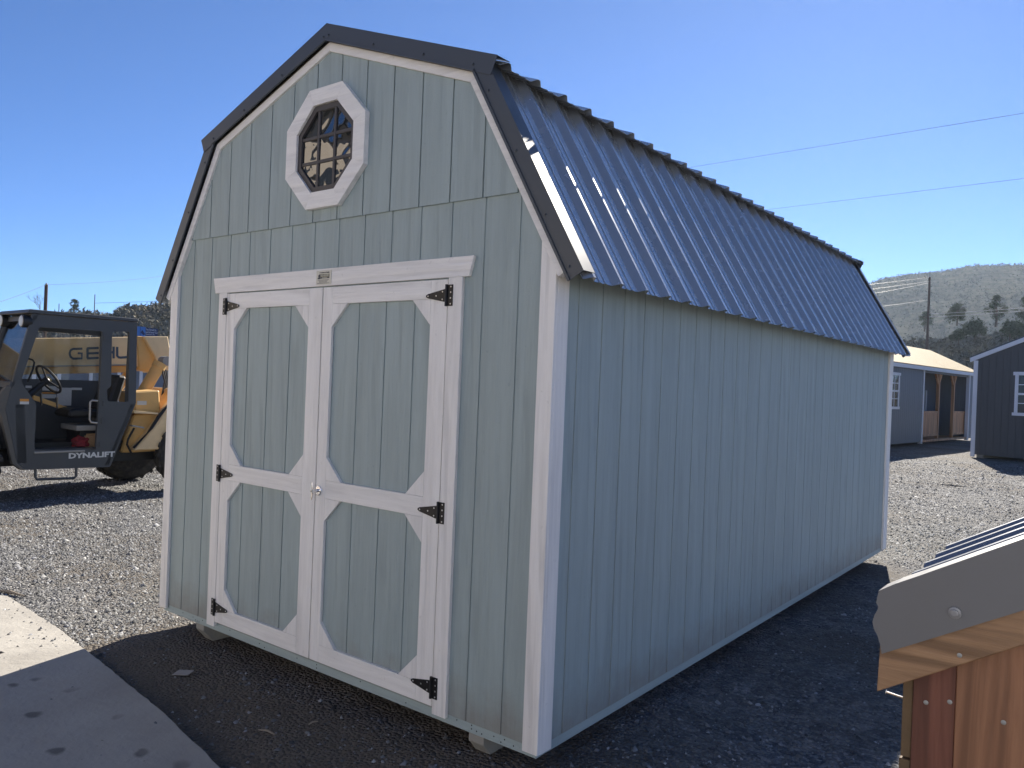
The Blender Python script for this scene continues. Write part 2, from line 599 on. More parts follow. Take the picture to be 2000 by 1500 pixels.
def stones():
    N = 1500000
    u = rng.random(N)
    r = 1.6 + 24 * u ** 1.25
    az = np.radians(rng.uniform(-76, 4, N))
    x = CAM_POS.x + r * np.sin(az)
    y = CAM_POS.y + r * np.cos(az)
    keep = ~((x > -.15) & (x < 2.78) & (y > .12) & (y < 6.0))
    # slab
    sx = np.array([p[0] for p in slab_edge]); sy = np.array([p[1] for p in slab_edge])
    ys = np.interp(x, sx, sy)
    onslab = (x > -1.5) & (x < 3.3) & (y < ys - .01) & (y > ys - .9)
    keep &= ~((x > -1.75) & (y < ys) & ~(onslab & (rng.random(N) < .07 * np.exp(-(ys - y) * 4))))
    keep &= ~((x <= -1.75) & (y < -.55 + (x + 1.75) * 1.2))
    # behind the shed as seen from around the camera
    px = 1000 + FPX * np.tan(az - YAW)
    keep &= ~((px > 345) & (px < 1680) & (y > .2) & (x < 2.5))
    # doorstep dirt is sparse
    d = np.ones(N)
    d[(y < .15) & (x > -.2) & (x < 3.5)] = .05
    d[(x > 2.4) & (x < 4.0) & (y > -.2) & (y < 6)] = .10
    pn = np.sin(x * 1.1 + 2) * np.sin(y * 1.7 + 1) + .6 * np.sin(2.7 * x + y)
    d *= np.clip(.75 - .25 * pn, .25, 1)
    keep &= rng.random(N) < d
    keep &= rng.random(N) < np.clip(1.0 - (r - 12) / 16, .2, 1) * .62
    x, y, r = x[keep], y[keep], r[keep]
    n = len(x)
    print('stones', n)
    size = np.clip(rng.lognormal(-4.95, .45, n), .003, .026) * (1 + np.clip(r - 6, 0, 20) * .05)
    ang = rng.uniform(0, 2 * np.pi, n)
    z = np.where((x > -1.5) & (y < np.interp(x, sx, sy) - .01), SLABZ, gh(x, y))
    P = np.zeros((n, 5, 3))
    for k in range(4):
        a = ang + k * np.pi / 2 + rng.uniform(-.4, .4, n)
        rad = size * rng.uniform(.6, 1.25, n)
        P[:, k, 0] = x + rad * np.cos(a)
        P[:, k, 1] = y + rad * np.sin(a)
        P[:, k, 2] = z + size * rng.uniform(-.35, .25, n)
    P[:, 4, 0] = x + size * rng.uniform(-.4, .4, n)
    P[:, 4, 1] = y + size * rng.uniform(-.4, .4, n)
    P[:, 4, 2] = z + size * rng.uniform(.45, 1.05, n)
    base = np.arange(n)[:, None] * 5
    F = np.stack([np.stack([base[:, 0] + k, base[:, 0] + (k + 1) % 4, base[:, 0] + 4], -1) for k in range(4)], 1).reshape(-1, 3)
    me = bpy.data.meshes.new('gravel')
    me.vertices.add(n * 5)
    me.vertices.foreach_set('co', P.reshape(-1))
    me.loops.add(len(F) * 3)
    me.loops.foreach_set('vertex_index', F.reshape(-1).astype(np.int32))
    me.polygons.add(len(F))
    me.polygons.foreach_set('loop_start', np.arange(0, len(F) * 3, 3, dtype=np.int32))
    me.update(calc_edges=True)
    at = me.color_attributes.new('Col', 'FLOAT_COLOR', 'POINT')
    g = np.clip(rng.lognormal(-1.75, .5, n), .05, .42)
    tint = rng.random(n)
    c = np.stack([g * (1 + .04 * tint), g * (1.01 + .02 * tint), g * (1.06 - .08 * tint), np.ones(n)], -1)
    at.data.foreach_set('color', np.repeat(c, 5, axis=0).reshape(-1))
    me.materials.append(m_stone)
    o = bpy.data.objects.new('gravel', me)
    COL.objects.link(o)
    tag(o, 'loose crushed grey gravel covering the yard', 'gravel', kind='stuff')


stones()

# ------------------------------------------------------------------ the barn shed
X0, X1, YB = -0.215, 2.833, 6.096
XC = (X0 + X1) / 2
G = .2032
GR = .0045                    # half groove
EH, EZ, BH, BZ, PZ = 1.597, 2.02, 1.056, 2.957, 3.344   # gambrel: eave, break, peak of the white rake board
shed = empty('barn_shed', (XC, 0, GZ), label='sage green gambrel barn shed with white trim and dark metal roof', cat='shed')
SH = empty('tmp')             # geometry below is written in world coordinates; re-based on the thing's own base
bpy.data.objects.remove(SH)


class Root:
    """children keep world-coordinate meshes: offset parent inverse"""


def child(mb, name, mat, parent, **k):
    o = mb.build(name, mat, None, **k)
    o.parent = parent
    o.matrix_parent_inverse = Matrix.Translation(-Vector(shed.location))
    return o


def sub(mb, name, mat, parent, **k):
    o = mb.build(name, mat, None, **k)
    o.parent = parent
    return o


def gamb(off=0.0, zbot=0.0):
    """siding outline (CCW seen from the front) inside the white rake boards"""
    e = EH - .030
    return [(XC - 1.524, zbot), (XC + 1.524, zbot), (XC + 1.524, EZ + (EH - 1.524) * 1.732 - off * 2), (XC + BH, BZ - off), (XC, PZ - off), (XC - BH, BZ - off), (XC - 1.524, EZ + (EH - 1.524) * 1.732 - off * 2)]


OUT = gamb(.012)
ZS = 2.394
# front wall core and its boards
mb = MB().prism([(x, .0048, z) for x, z in OUT], (0, .08, 0))
front = child(mb, 'front_wall', m_side, shed)
DX0, DX1, DZ1 = .418, 2.238, 2.02
for up in (0, 1):
    off = -.014 if up else 0
    yf, yb = (-.012, .005) if up else (0, .012)
    gx = [X0] + [i * G + off for i in range(0 if not up else 0, 14)] + [X1]
    for a, b in zip(gx[:-1], gx[1:]):
        a2 = a + (GR if a != X0 else 0)
        b2 = b - (GR if b != X1 else 0)
        segs = [(a2, b2, 0, ZS)] if not up else [(a2, b2, ZS - .012, 3.5)]
        if not up:
            if a2 >= DX0 - .05 and b2 <= DX1 + .06: segs = [(a2, b2, DZ1, ZS)]
            elif a2 < DX0 < b2: segs = [(a2, DX0, 0, ZS), (DX0, b2, DZ1, ZS)]
            elif a2 < DX1 < b2: segs = [(a2, DX1, DZ1, ZS), (DX1, b2, 0, ZS)]
        for (p, q, z0, z1) in segs:
            if q - p < .004: continue
            pl = clip_convex([(p, z0), (q, z0), (q, z1), (p, z1)], OUT)
            if len(pl) < 3: continue
            sub(MB().prism([(x, yf, z) for x, z in pl], (0, yb - yf, 0)), 'siding_board', m_side, front)
# right side wall
SZ = EZ + (EH - 1.524) * 1.732 - .01
sw = child(MB().box(X1 - .09, X1 - .0042, .087, YB, 0, SZ), 'side_wall', m_side, shed)
gy = [0.0] + [-.011 + i * G for i in range(1, 30)] + [YB]
for a, b in zip(gy[:-1], gy[1:]):
    sub(MB().box(X1 - .010, X1, a + (GR if a else 0), b - GR, 0, SZ), 'siding_board', m_side, sw)
# left and back walls (never seen, but they shade and stand)
lw = child(MB().box(X0, X0 + .09, .087, YB, 0, SZ), 'side_wall', m_side, shed)
bw = child(MB().prism([(x, YB, z) for x, z in OUT], (0, .08, 0)), 'back_wall', m_side, shed)
child(MB().box(X0 + .02, X1 - .02, .02, YB + .05, -.045, .03), 'floor', m_deck, shed)
# rim boards and skids
rim = child(MB().box(X0 + .004, X1 - .002, .004, .042, -.046, -.001), 'rim_board', m_rim, shed, bevel=.002)
nm = MB()
for (px, pz) in [(.02, -.016), (.14, -.018), (.17, -.03), (.19, -.033), (.21, -.034), (.25, -.016), (2.38, -.012), (2.47, -.010), (2.47, -.026), (2.5, -.028), (2.53, -.031), (2.60, -.02), (2.64, -.033), (2.66, -.016), (2.71, -.028), (2.76, -.016), (.55, -.01), (.85, -.02), (.9, -.031), (1.2, -.018), (1.37, -.012), (1.37, -.03), (1.72, -.01), (2.05, -.026)]:
    nm.lathe([(.0035, 0), (.0035, .0012)], (px, .0045, pz), (0, -1, 0), 8)
sub(nm, 'nail_head', m_black, rim)
child(MB().box(X1 - .04, X1 - .003, .043, YB + .07, -.046, -.001), 'rim_board', m_rimy, shed, bevel=.002)
child(MB().box(X0 + .003, X0 + .04, .043, YB + .07, -.046, -.001), 'rim_board', m_rimy, shed, bevel=.002)
child(MB().box(X0 + .041, X1 - .041, YB + .03, YB + .07, -.046, -.001), 'rim_board', m_rim, shed, bevel=.002)
for xs in (.165, 2.447):
    child(MB().prism([(xs, .012, -.047), (xs, .012, -.085), (xs, .10, -.185), (xs, YB, -.185), (xs, YB, -.047)], (.09, 0, 0)), 'skid', m_skid, shed, bevel=.003)
for xs in (.95, 1.66):
    child(MB().prism([(xs, .55, -.047), (xs, .55, -.085), (xs, .65, -.185), (xs, YB, -.185), (xs, YB, -.047)], (.09, 0, 0)), 'skid', m_skid, shed, bevel=.003)
# corner trim
TY = -.020
tz = EZ + .02
child(MB().prism([(2.772, TY, -.020), (2.853, TY, -.020), (2.853, TY, 2.10), (2.772, TY, 2.24)], (0, .0195, 0)), 'corner_trim', m_trimz, shed, bevel=.0015)
child(MB().box(2.8335, 2.853, .0, .085, -.022, 2.10), 'corner_trim', m_trimz, shed, bevel=.0015)
child(MB().prism([(X0 - .02, TY, -.020), (X0 + .061, TY, -.020), (X0 + .061, TY, 2.24), (X0 - .02, TY, 2.10)], (0, .0195, 0)), 'corner_trim', m_trimz, shed, bevel=.0015)
child(MB().box(X0 - .02, X0 - .0005, .0, .085, -.022, 2.10), 'corner_trim', m_trimz, shed, bevel=.0015)
child(MB().box(2.8335, 2.853, YB - .05, YB + .10, -.022, 2.10), 'corner_trim', m_trimz, shed, bevel=.0015)


def offset_line(half, z, ang, d):
    """point on the right slope pushed outwards by d"""
    return half + math.sin(ang) * d, z + math.cos(ang) * d


A1 = math.atan2(PZ - BZ, BH)
A2 = math.atan2(BZ - EZ, EH - BH)


def prof(d, eave_ext=0.0):
    """(half width, z) of peak, break, eave for the gambrel line moved outwards by d"""
    pk = (0, PZ + d / math.cos(A1))
    # break: intersection of offset lines
    p1 = Vector((0, pk[1])); d1 = Vector((math.cos(A1), -math.sin(A1)))
    e = offset_line(EH, EZ, A2, d)
    p2 = Vector(e); d2 = Vector((-math.cos(A2), math.sin(A2)))
    den = d1.x * d2.y - d1.y * d2.x
    t = ((p2.x - p1.x) * d2.y - (p2.y - p1.y) * d2.x) / den
    bk = p1 + d1 * t
    ev = (e[0] + math.cos(A2) * eave_ext, e[1] - math.sin(A2) * eave_ext)
    return pk, (bk.x, bk.y), ev


# white rake boards, four lengths on the front and four on the back
o_, i_ = prof(0, .0), prof(-.046, .0)
for y0, y1 in ((-.026, .012), (YB + .07, YB + .108)):
    for sgn in (-1, 1):
        f = lambda q: (XC + sgn * q[0], y0, q[1])
        child(MB().prism([f(o_[0]), f(o_[1]), f(i_[1]), f(i_[0])], (0, y1 - y0, 0)), 'rake_board', m_trimx, shed, bevel=.0015)
        child(MB().prism([f(o_[1]), f(o_[2]), f(i_[2]), f(i_[1])], (0, y1 - y0, 0)), 'rake_board', m_trimx, shed, bevel=.0015)
# roof: deck, sheets, ridge cap, rake flashing
RY0, RY1 = -.034, YB + .125
deck = MB()
a, b = prof(.001, .0), prof(.052, .0)
for sgn in (-1, 1):
    f = lambda q: (XC + sgn * q[0], .014, q[1])
    deck.prism([f(a[0]), f(a[1]), f(b[1]), f(b[0])], (0, YB + .05, 0))
    deck.prism([f(a[1]), f(a[2]), f(b[2]), f(b[1])], (0, YB + .05, 0))
roof = child(deck, 'roof', m_deck, shed)


def rib_profile(w):
    """(y, height) points across one steel sheet of width w, ribs every 9 inches, two small ribs between"""
    P = .2286
    pts = []
    k = 0
    y = 0.0
    while y < w - .01:
        pts += [(y, 0.0), (y + .010, 0.0), (y + .056, .025), (y + .074, .025), (y + .092, 0.0)]
        for m in (.128, .176):
            pts += [(y + m, 0), (y + m + .006, .0035), (y + m + .016, .0035), (y + m + .022, 0)]
        y += P
    pts.append((w + .02, 0))
    return [(min(p, w + .02), h) for p, h in pts]


def sheet(p_top, p_bot, sgn, y0, w, lift):
    """one ribbed steel sheet between two profile points (half width, z)"""
    pt, pb = Vector((XC + sgn * p_top[0], 0, p_top[1])), Vector((XC + sgn * p_bot[0], 0, p_bot[1]))
    d = (pb - pt).normalized()
    n = Vector((sgn * abs(d.z), 0, abs(d.x)))
    mb = MB()
    pr = rib_profile(w)
    vs = []
    for (yy, h) in pr:
        o = n * (h + lift) + Vector((0, y0 + yy, 0))
        vs += [pt + o, pb + o]
    fs = [(2 * i, 2 * i + 1, 2 * i + 3, 2 * i + 2) for i in range(len(pr) - 1)]
    k = len(vs)
    vs += [v - n * .0012 for v in vs]
    fs += [tuple(q + k for q in f[::-1]) for f in fs]
    for i in range(len(pr) - 1):
        fs += [(2 * i, 2 * i + 2, 2 * i + 2 + k, 2 * i + k), (2 * i + 1, 2 * i + 1 + k, 2 * i + 3 + k, 2 * i + 3)]
    mb.add(vs, fs)
    # screws beside the ribs
    L = (pb - pt).length
    for yy in [.105 + .2286 * i for i in range(int(w / .2286 + .5))]:
        for q in (.08, L * .5, L - .10):
            c = pt + d * (q + random.uniform(-.006, .006)) + Vector((0, y0 + yy, 0)) + n * lift
            mb.lathe([(.007, 0), (.007, .0015), (.004, .0018), (.004, .0055)], c, n, 6)
    return mb


sh = prof(.053, .075)
up_end = (1.195, sh[0][1] - math.tan(A1) * 1.195)
y = RY0 + .004
for i in range(7):
    w = min(.9144, RY1 - .004 - y)
    if w < .05: break
    for sgn in (-1, 1):
        lift = .0006 * (i % 2)
        sub(sheet(sh[1], sh[2], sgn, y, w, lift), 'roof_sheet', m_steel, roof)
        sub(sheet((.02, sh[0][1] - .02 * math.tan(A1)), up_end, sgn, y, w, lift + .001), 'roof_sheet', m_steel, roof)
    y += .9144
# ridge cap
rc = MB()
zc = sh[0][1] + .030
pts = [(-.17, zc - .17 * math.tan(A1) - .012), (-.15, zc - .15 * math.tan(A1)), (-.02, zc - .02 * math.tan(A1)), (.02, zc - .02 * math.tan(A1)), (.15, zc - .15 * math.tan(A1)), (.17, zc - .17 * math.tan(A1) - .012)]
rc.prism([(XC + x, RY0 - .016, z) for x, z in pts] + [(XC + x, RY0 - .016, z - .004) for x, z in pts[::-1]], (0, RY1 - RY0 + .032, 0))
sub(rc, 'ridge_cap', m_rake, roof, bevel=.001)
# rake flashing: face plus flange, per slope, with screw heads
fo, fi, fl = prof(.083, .055), prof(-.002, .055), prof(.083, .055)
for (ya, yb, fr) in ((RY0 - .012, RY0 + .075, 1), (RY1 + .012, RY1 - .075, 0)):
    for sgn in (-1, 1):
        f = lambda q, yy: (XC + sgn * q[0], yy, q[1])
        dz = .003 if ya < yb else -.003
        # steep leg
        mb = MB()
        mb.prism([f(fo[1], ya), f(fo[2], ya), f(fi[2], ya), f(fi[1], ya)], (0, dz, 0))
        th = prof(.080, .055)
        mb.prism([f(fo[1], ya + dz), f(fo[2], ya + dz), f(th[2], ya + dz), f(th[1], ya + dz)], (0, yb - ya - dz, 0))
        lip = prof(.010, .055)
        mb.prism([f(lip[1], ya - .007 * (1 if fr else -1)), f(lip[2], ya - .007 * (1 if fr else -1)), f(fi[2], ya - .007 * (1 if fr else -1)), f(fi[1], ya - .007 * (1 if fr else -1))], (0, .0065 * (1 if fr else -1), 0))
        for q in (.12, .42, .72, .95):
            P = Vector(fi[1]).lerp(Vector(fi[2]), q)
            c = (XC + sgn * (P.x + .03), ya - .0005, P.y + .012)
            mb.lathe([(.008, 0), (.008, .0015), (.0048, .002), (.0048, .006)], c, (0, -1 if fr else 1, 0), 8)
        sub(mb, 'rake_flashing', m_rake, roof)
        # shallow leg laps over it and runs past the break
        e1 = 1.20
        tan = math.tan(A1)
        top = [(0, fo[0][1] + .004), (e1, fo[0][1] + .004 - tan * e1)]
        bot = [(e1 - .035, fi[0][1] - tan * (e1 - .035)), (0, fi[0][1])]
        yq = ya - .0045 * (1 if fr else -1)
        mb = MB()
        mb.prism([f(q, yq) for q in top + bot], (0, dz, 0))
        mb.prism([f(top[0], yq + dz), f(top[1], yq + dz), f((e1, top[1][1] - .003), yq + dz), f((0, top[0][1] - .003), yq + dz)], (0, yb - yq - dz, 0))
        l2 = [(0, bot[1][1] + .011), (e1 - .13, bot[1][1] + .011 - tan * (e1 - .13)), (e1 - .13, bot[1][1] - tan * (e1 - .13)), (0, bot[1][1])]
        mb.prism([f(q, yq - .008 * (1 if fr else -1)) for q in l2], (0, .0075 * (1 if fr else -1), 0))
        for q in (.02, .38, .74, 1.06):
            mb.lathe([(.008, 0), (.008, .0015), (.0048, .002), (.0048, .006)], (XC + sgn * q, yq - .0005, bot[1][1] - tan * q + .032), (0, -1 if fr else 1, 0), 8)
        sub(mb, 'rake_flashing', m_rake, roof)

# door casing and head
child(MB().prism([(.262, TY, 2.120), (2.392, TY, 2.120), (2.366, TY, 2.026), (.288, TY, 2.026)], (0, .0195, 0)), 'door_head', m_trimx, shed, bevel=.0015)
child(MB().box(.331, .414, TY, -.0005, -.014, 2.0255), 'door_casing', m_trimz, shed, bevel=.0015)
child(MB().box(2.242, 2.328, TY, -.0005, -.016, 2.0255), 'door_casing', m_trimz, shed, bevel=.0015)
# door leaves
child(MB().box(.40, 2.25, .012, .05, .0, 2.03), 'door_opening', m_dark, shed)


def tri_gusset(par, c, sx, sz, L=.122, y0=-.0185, y1=.0):
    (x, z) = c
    g = .0008
    sub(MB().prism([(x + sx * g, y0, z + sz * g), (x + sx * L, y0, z + sz * g), (x + sx * g, y0, z + sz * L)], (0, y1 - y0, 0)), 'gusset', wood_diag[0 if sx * sz > 0 else 1], par, bevel=.001)


def painted_diag(name, col, rot):
    m = painted(name, col, 2)
    for nd in m.node_tree.nodes:
        if nd.type == 'MAPPING': nd.inputs['Rotation'].default_value = (0, rot, 0)
    return m


wood_diag = [painted_diag('trim_paint_diagonal', TRIM, R(45)), painted_diag('trim_paint_counter_diagonal', TRIM, R(-45))]


def hinge(par, x, z, sgn):
    """T-hinge: upright leaf on the casing, knuckle at the gap, strap tapering over the door (sgn: strap direction)"""
    h = MB()
    y = TY - .0005
    h.box(min(x, x - sgn * .034), max(x, x - sgn * .034), y - .003, y, z - .05, z + .05)
    h.lathe([(.0065, -.051), (.0065, .051)], (x + sgn * .003, y - .006, z), (0, 0, 1), 8)
    pts = [(x + sgn * .006, z - .032), (x + sgn * .125, z - .010), (x + sgn * .137, z - .004), (x + sgn * .137, z + .004), (x + sgn * .125, z + .010), (x + sgn * .006, z + .032)]
    h.prism([(p, y - .003, q) for p, q in pts], (0, .0025, 0))
    h.cur = 1
    for (dx, dz) in [(-.022, .04), (-.022, .014), (-.022, -.013), (-.022, -.04)]:
        h.lathe([(.0042, 0), (.0028, .0016)], (x + sgn * dx, y - .0032, z + dz), (0, -1, 0), 8)
    for (dx, dz) in [(.03, .018), (.03, -.018), (.07, 0), (.123, 0)]:
        h.lathe([(.0042, 0), (.0028, .0016)], (x + sgn * dx, y - .0032, z + dz), (0, -1, 0), 8)
    sub(h, 'hinge', [m_black, m_screw], par)


for (xa, xb, grooves, hs) in ((.418, 1.3235, (.628, .829, 1.030), 1), (1.3315, 2.2375, (1.608, 1.809, 2.011), -1)):
    core = child(MB().box(xa + .004, xb - .004, .007, .0115, .02, 2.016), 'door', m_side, shed)
    gx = [xa] + list(grooves) + [xb]
    if grooves[0] - xa > .25: gx.insert(1, grooves[0] - G)
    for a, b in zip(gx[:-1], gx[1:]):
        sub(MB().box(a + (GR if a != xa else .001), b - (GR if b != xb else .001), .0, .006, .019, 2.017), 'siding_board', m_side, core)
    s0, s1 = xa + .084, xb - .106 if hs < 0 else xb - .112
    if hs < 0: s0 = xa + .077
    y0, y1 = -.0185, -.0005
    sub(MB().box(xa + .0005, s0, y0, y1, .017, 2.0185), 'stile', m_trimz, core, bevel=.0012)
    sub(MB().box(s1, xb - .0005, y0, y1, .017, 2.0185), 'stile', m_trimz, core, bevel=.0012)
    for (z0, z1) in ((1.928, 2.0185), (.890, .986), (.017, .109)):
        sub(MB().box(s0 + .0006, s1 - .0006, y0, y1, z0, z1), 'rail', m_trimx, core, bevel=.0012)
    for (z0, z1) in ((.986, 1.928), (.109, .890)):
        tri_gusset(core, (s0, z0), 1, 1)
        tri_gusset(core, (s1, z0), -1, 1)
        tri_gusset(core, (s0, z1), 1, -1)
        tri_gusset(core, (s1, z1), -1, -1)
    for z in (1.942, .925, .107):
        hinge(core, .415 if hs > 0 else 2.240, z, hs)
    if hs < 0:
        h = MB()
        c = Vector((1.358, -.0188, .927))
        h.lathe([(.026, 0), (.026, .003), (.022, .0055), (.0095, .0065), (.0095, .030)], c, (0, -1, 0), 20)
        h.tube([c + Vector((-.002, -.045, .046)), c + Vector((0, -.042, .02)), c + Vector((0, -.038, 0)), c + Vector((0, -.042, -.02)), c + Vector((-.002, -.045, -.046))], [.0045, .006, .0085, .006, .0045], 10)
        h.lathe([(.0095, 0), (.0105, .012), (.008, .02)], c + Vector((0, -.03, 0)), (0, -1, 0), 14)
        h.cur = 1
        h.lathe([(.004, 0), (.004, .001)], c + Vector((0, -.0505, 0)), (0, -1, 0), 8)
        for dz in (-.017, .017):
            h.lathe([(.003, 0), (.002, .0015)], c + Vector((0, -.0055, dz)), (0, -1, 0), 8)
        sub(h, 'door_handle', [m_chrome, m_black], core, smooth=True)

# maker's plate on the door head
m_plate = plain('plate_cream', (.62, .60, .52), .5, var=.03)
m_ink = plain('plate_ink', (.06, .06, .075), .6)
m_olive = plain('plate_olive', (.22, .20, .12), .6)
pl = child(MB().box(1.272, 1.396, TY - .0035, TY - .0005, 2.034, 2.110), 'maker_plate', m_plate, shed, bevel=.0008)
yp = TY - .0042
pm = MB()
pm.prism([(1.292, yp, 2.073), (1.288, yp, 2.083), (1.298, yp, 2.090), (1.307, yp, 2.090), (1.307, yp, 2.073)], (0, .0006, 0))
pm.box(1.285, 1.308, yp, yp + .0006, 2.064, 2.0725)
pm.box(1.309, 1.382, yp, yp + .0006, 2.066, 2.0735)
sub(pm, 'print', m_ink, pl)
sub(MB().box(1.309, 1.382, yp, yp + .0006, 2.0745, 2.0900), 'print', m_olive, pl)
MX = lambda x, z, yy=yp: axes((x, yy, z), (1, 0, 0), (0, 0, 1))
text_mesh('A Tradition of Quality', .0085, 'lettering', m_ink, pl, MX(1.300, 2.0955), width=.082)
text_mesh('OLD HICKORY', .0135, 'lettering', m_plate, pl, MX(1.312, 2.0775, yp - .0008), width=.066)
text_mesh('SHEDS', .0085, 'lettering', m_plate, pl, MX(1.326, 2.0668, yp - .0008), width=.04)
for z, x, w in ((2.0575, 1.288, .09), (2.0515, 1.296, .072), (2.0455, 1.298, .066), (2.0395, 1.282, .102)):
    sub(MB().box(x, x + w, yp, yp + .0006, z, z + .0022), 'print', m_ink, pl)

# octagonal loft window
ox, oz = 1.3135, 2.774


def octa(r):
    t = r * math.tan(R(22.5))
    return [(ox - t, oz - r), (ox + t, oz - r), (ox + r, oz - t), (ox + r, oz + t), (ox + t, oz + r), (ox - t, oz + r), (ox - r, oz + t), (ox - r, oz - t)]


win = child(MB().plate([[(x, -.030, z) for x, z in octa(.236)], [(x, -.030, z) for x, z in octa(.206)]], (0, .0175, 0)), 'window', m_wframe, shed)
O1, O2 = octa(.326), octa(.2365)
for i in range(8):
    j = (i + 1) % 8
    sub(MB().prism([(O1[i][0], -.044, O1[i][1]), (O1[j][0], -.044, O1[j][1]), (O2[j][0], -.044, O2[j][1]), (O2[i][0], -.044, O2[i][1])], (0, .0315, 0)), 'frame_board', m_trimx, win, bevel=.0008)
cuts = (-.068, .068)
ing = octa(.209)
for c in cuts:
    h = .209
    sub(MB().box(ox + c - .0085, ox + c + .0085, -.0265, -.0135, oz - h, oz + h), 'glazing_bar', m_wframe, win, bevel=.0015)
    for (u, v) in ((-.209, -.068 - .0085), (-.068 + .0085, .068 - .0085), (.068 + .0085, .209)):
        sub(MB().box(ox + u, ox + v, -.0255, -.0135, oz + c - .0085, oz + c + .0085), 'glazing_bar', m_wframe, win, bevel=.0015)
ed = [-.21, -.068, .068, .21]
for i in range(3):
    for j in range(3):
        pg = clip_convex([(ox + ed[i], oz + ed[j]), (ox + ed[i + 1], oz + ed[j]), (ox + ed[i + 1], oz + ed[j + 1]), (ox + ed[i], oz + ed[j + 1])], ing)
        tx, tz_ = random.uniform(-.012, .012), random.uniform(-.012, .012)
        cx = sum(p[0] for p in pg) / len(pg); cz = sum(p[1] for p in pg) / len(pg)
        sub(MB().prism([(x, -.0185 + (x - cx) * tx + (z - cz) * tz_, z) for x, z in pg], (0, .003, 0)), 'pane', m_pane, win)

# ------------------------------------------------------------------ telehandler (left, facing left)
TO = on_z(347, 958, GZ)
TA = Vector((math.sin(R(2)), math.cos(R(2)), 0))       # towards its rear
TB = Vector((-TA.y, TA.x, 0))                   # towards its far side
tele = empty('telehandler', TO, math.atan2(TA.y, TA.x), label='yellow telescopic handler with dark open cab parked on gravel', cat='forklift')
m_yel = plain('machine_yellow', (.70, .43, .15), .5, var=.12, vscale=2.5, dirt=.35, dirtcol=(.30, .21, .13))
m_tan = plain('faded_yellow', (.82, .60, .33), .5, var=.10, vscale=2.0, dirt=.3, dirtcol=(.36, .27, .18))
m_cab = plain('cab_charcoal', (.060, .066, .074), .48, var=.15, vscale=3, dirt=.35, dirtcol=(.085, .08, .07))
m_cabl = plain('cab_bleached', (.10, .095, .085), .6, var=.2, vscale=5, dirt=.5, dirtcol=(.16, .13, .10))
m_tyre = plain('tyre_rubber', (.030, .029, .028), .85, var=.25, vscale=8, bump=.004, bscale=30, dirt=.6, dirtcol=(.12, .10, .08))
m_rimc = plain('wheel_rim', (.22, .14, .07), .7, var=.3, vscale=8, dirt=.6, dirtcol=(.10, .08, .06))
m_blk = plain('black_rubber', (.012, .012, .013), .5)
m_blue = plain('decal_blue', (.055, .085, .125), .5, var=.05)
m_white = plain('white_print', (.62, .62, .60), .6, var=.1, vscale=20)
m_label = plain('paper_label', (.55, .55, .53), .6, var=.15, vscale=30)
m_orange = plain('label_orange', (.62, .27, .05), .6)
m_grey = plain('machine_grey', (.30, .29, .27), .6, var=.2, vscale=6)


def T(px, py, off):
    """photo point on the machine's upright plane 'off' metres behind its near side, in the machine's own axes"""
    P = on_plane(px, py, TO + TB * off, TB) - TO
    return Vector((P.dot(TA), off, P.z))


def TP(pts, off): return [T(x, y, off) for x, y in pts]


def tb(mb, name, mat, par=None, **k):
    return mb.build(name, mat, par or tele, **k)


def rounded(pts, r=2.5):
    out = []
    n = len(pts)
    for i in range(n):
        p, a, b = Vector(pts[i]), Vector(pts[i - 1]), Vector(pts[(i + 1) % n])
        d1, d2 = (a - p), (b - p)
        rr = min(r, d1.length * .4, d2.length * .4)
        p1, p2 = p + d1.normalized() * rr, p + d2.normalized() * rr
        for t in (0, .5, 1):
            out.append(tuple(p1.lerp(p, t).lerp(p.lerp(p2, t), t)))
    return out


ZD = .05
# cab: near side plate with door opening and rear window
cab_out = [(63, 613), (268, 630), (265.5, 787), (215, 912), (50, 918), (34, 904), (11, 800), (14, 780), (22, 756)]
door_o = rounded([(77, 639), (201, 647), (195, 752), (187.5, 879), (67, 878), (71, 789), (53, 763), (41, 744)], 4)
rear_w = rounded([(219, 647), (253, 647.5), (251, 785.5), (210, 784), (209, 760), (217, 755)], 4)
cab = tb(MB().plate([TP(cab_out, .0), TP(door_o, .0), TP(rear_w, .0)], (0, ZD, 0)), 'cab', m_cab)
CW = 1.0                                             # cab width
# far side frame
far = MB()
f0 = [Vector((p.x, CW, p.z)) for p in TP([(63, 613), (268, 630), (265.5, 787), (255, 812), (16, 812), (14, 780), (22, 756)], 0)]
hole = [Vector((p.x, CW, p.z)) for p in TP(rounded([(77, 640), (258, 655), (255, 752), (40, 752)], 4), 0)]
far.plate([f0, hole], (0, -.04, 0))
tb(far, 'side_frame', m_cab, cab)
fl = [Vector((p.x, CW - .02, p.z)) for p in TP([(73, 636), (262, 650), (260, 758), (36, 758)], 0)]
tb(MB().prism(fl, (0, .005, 0)), 'glass_pane', m_cabglass, cab)
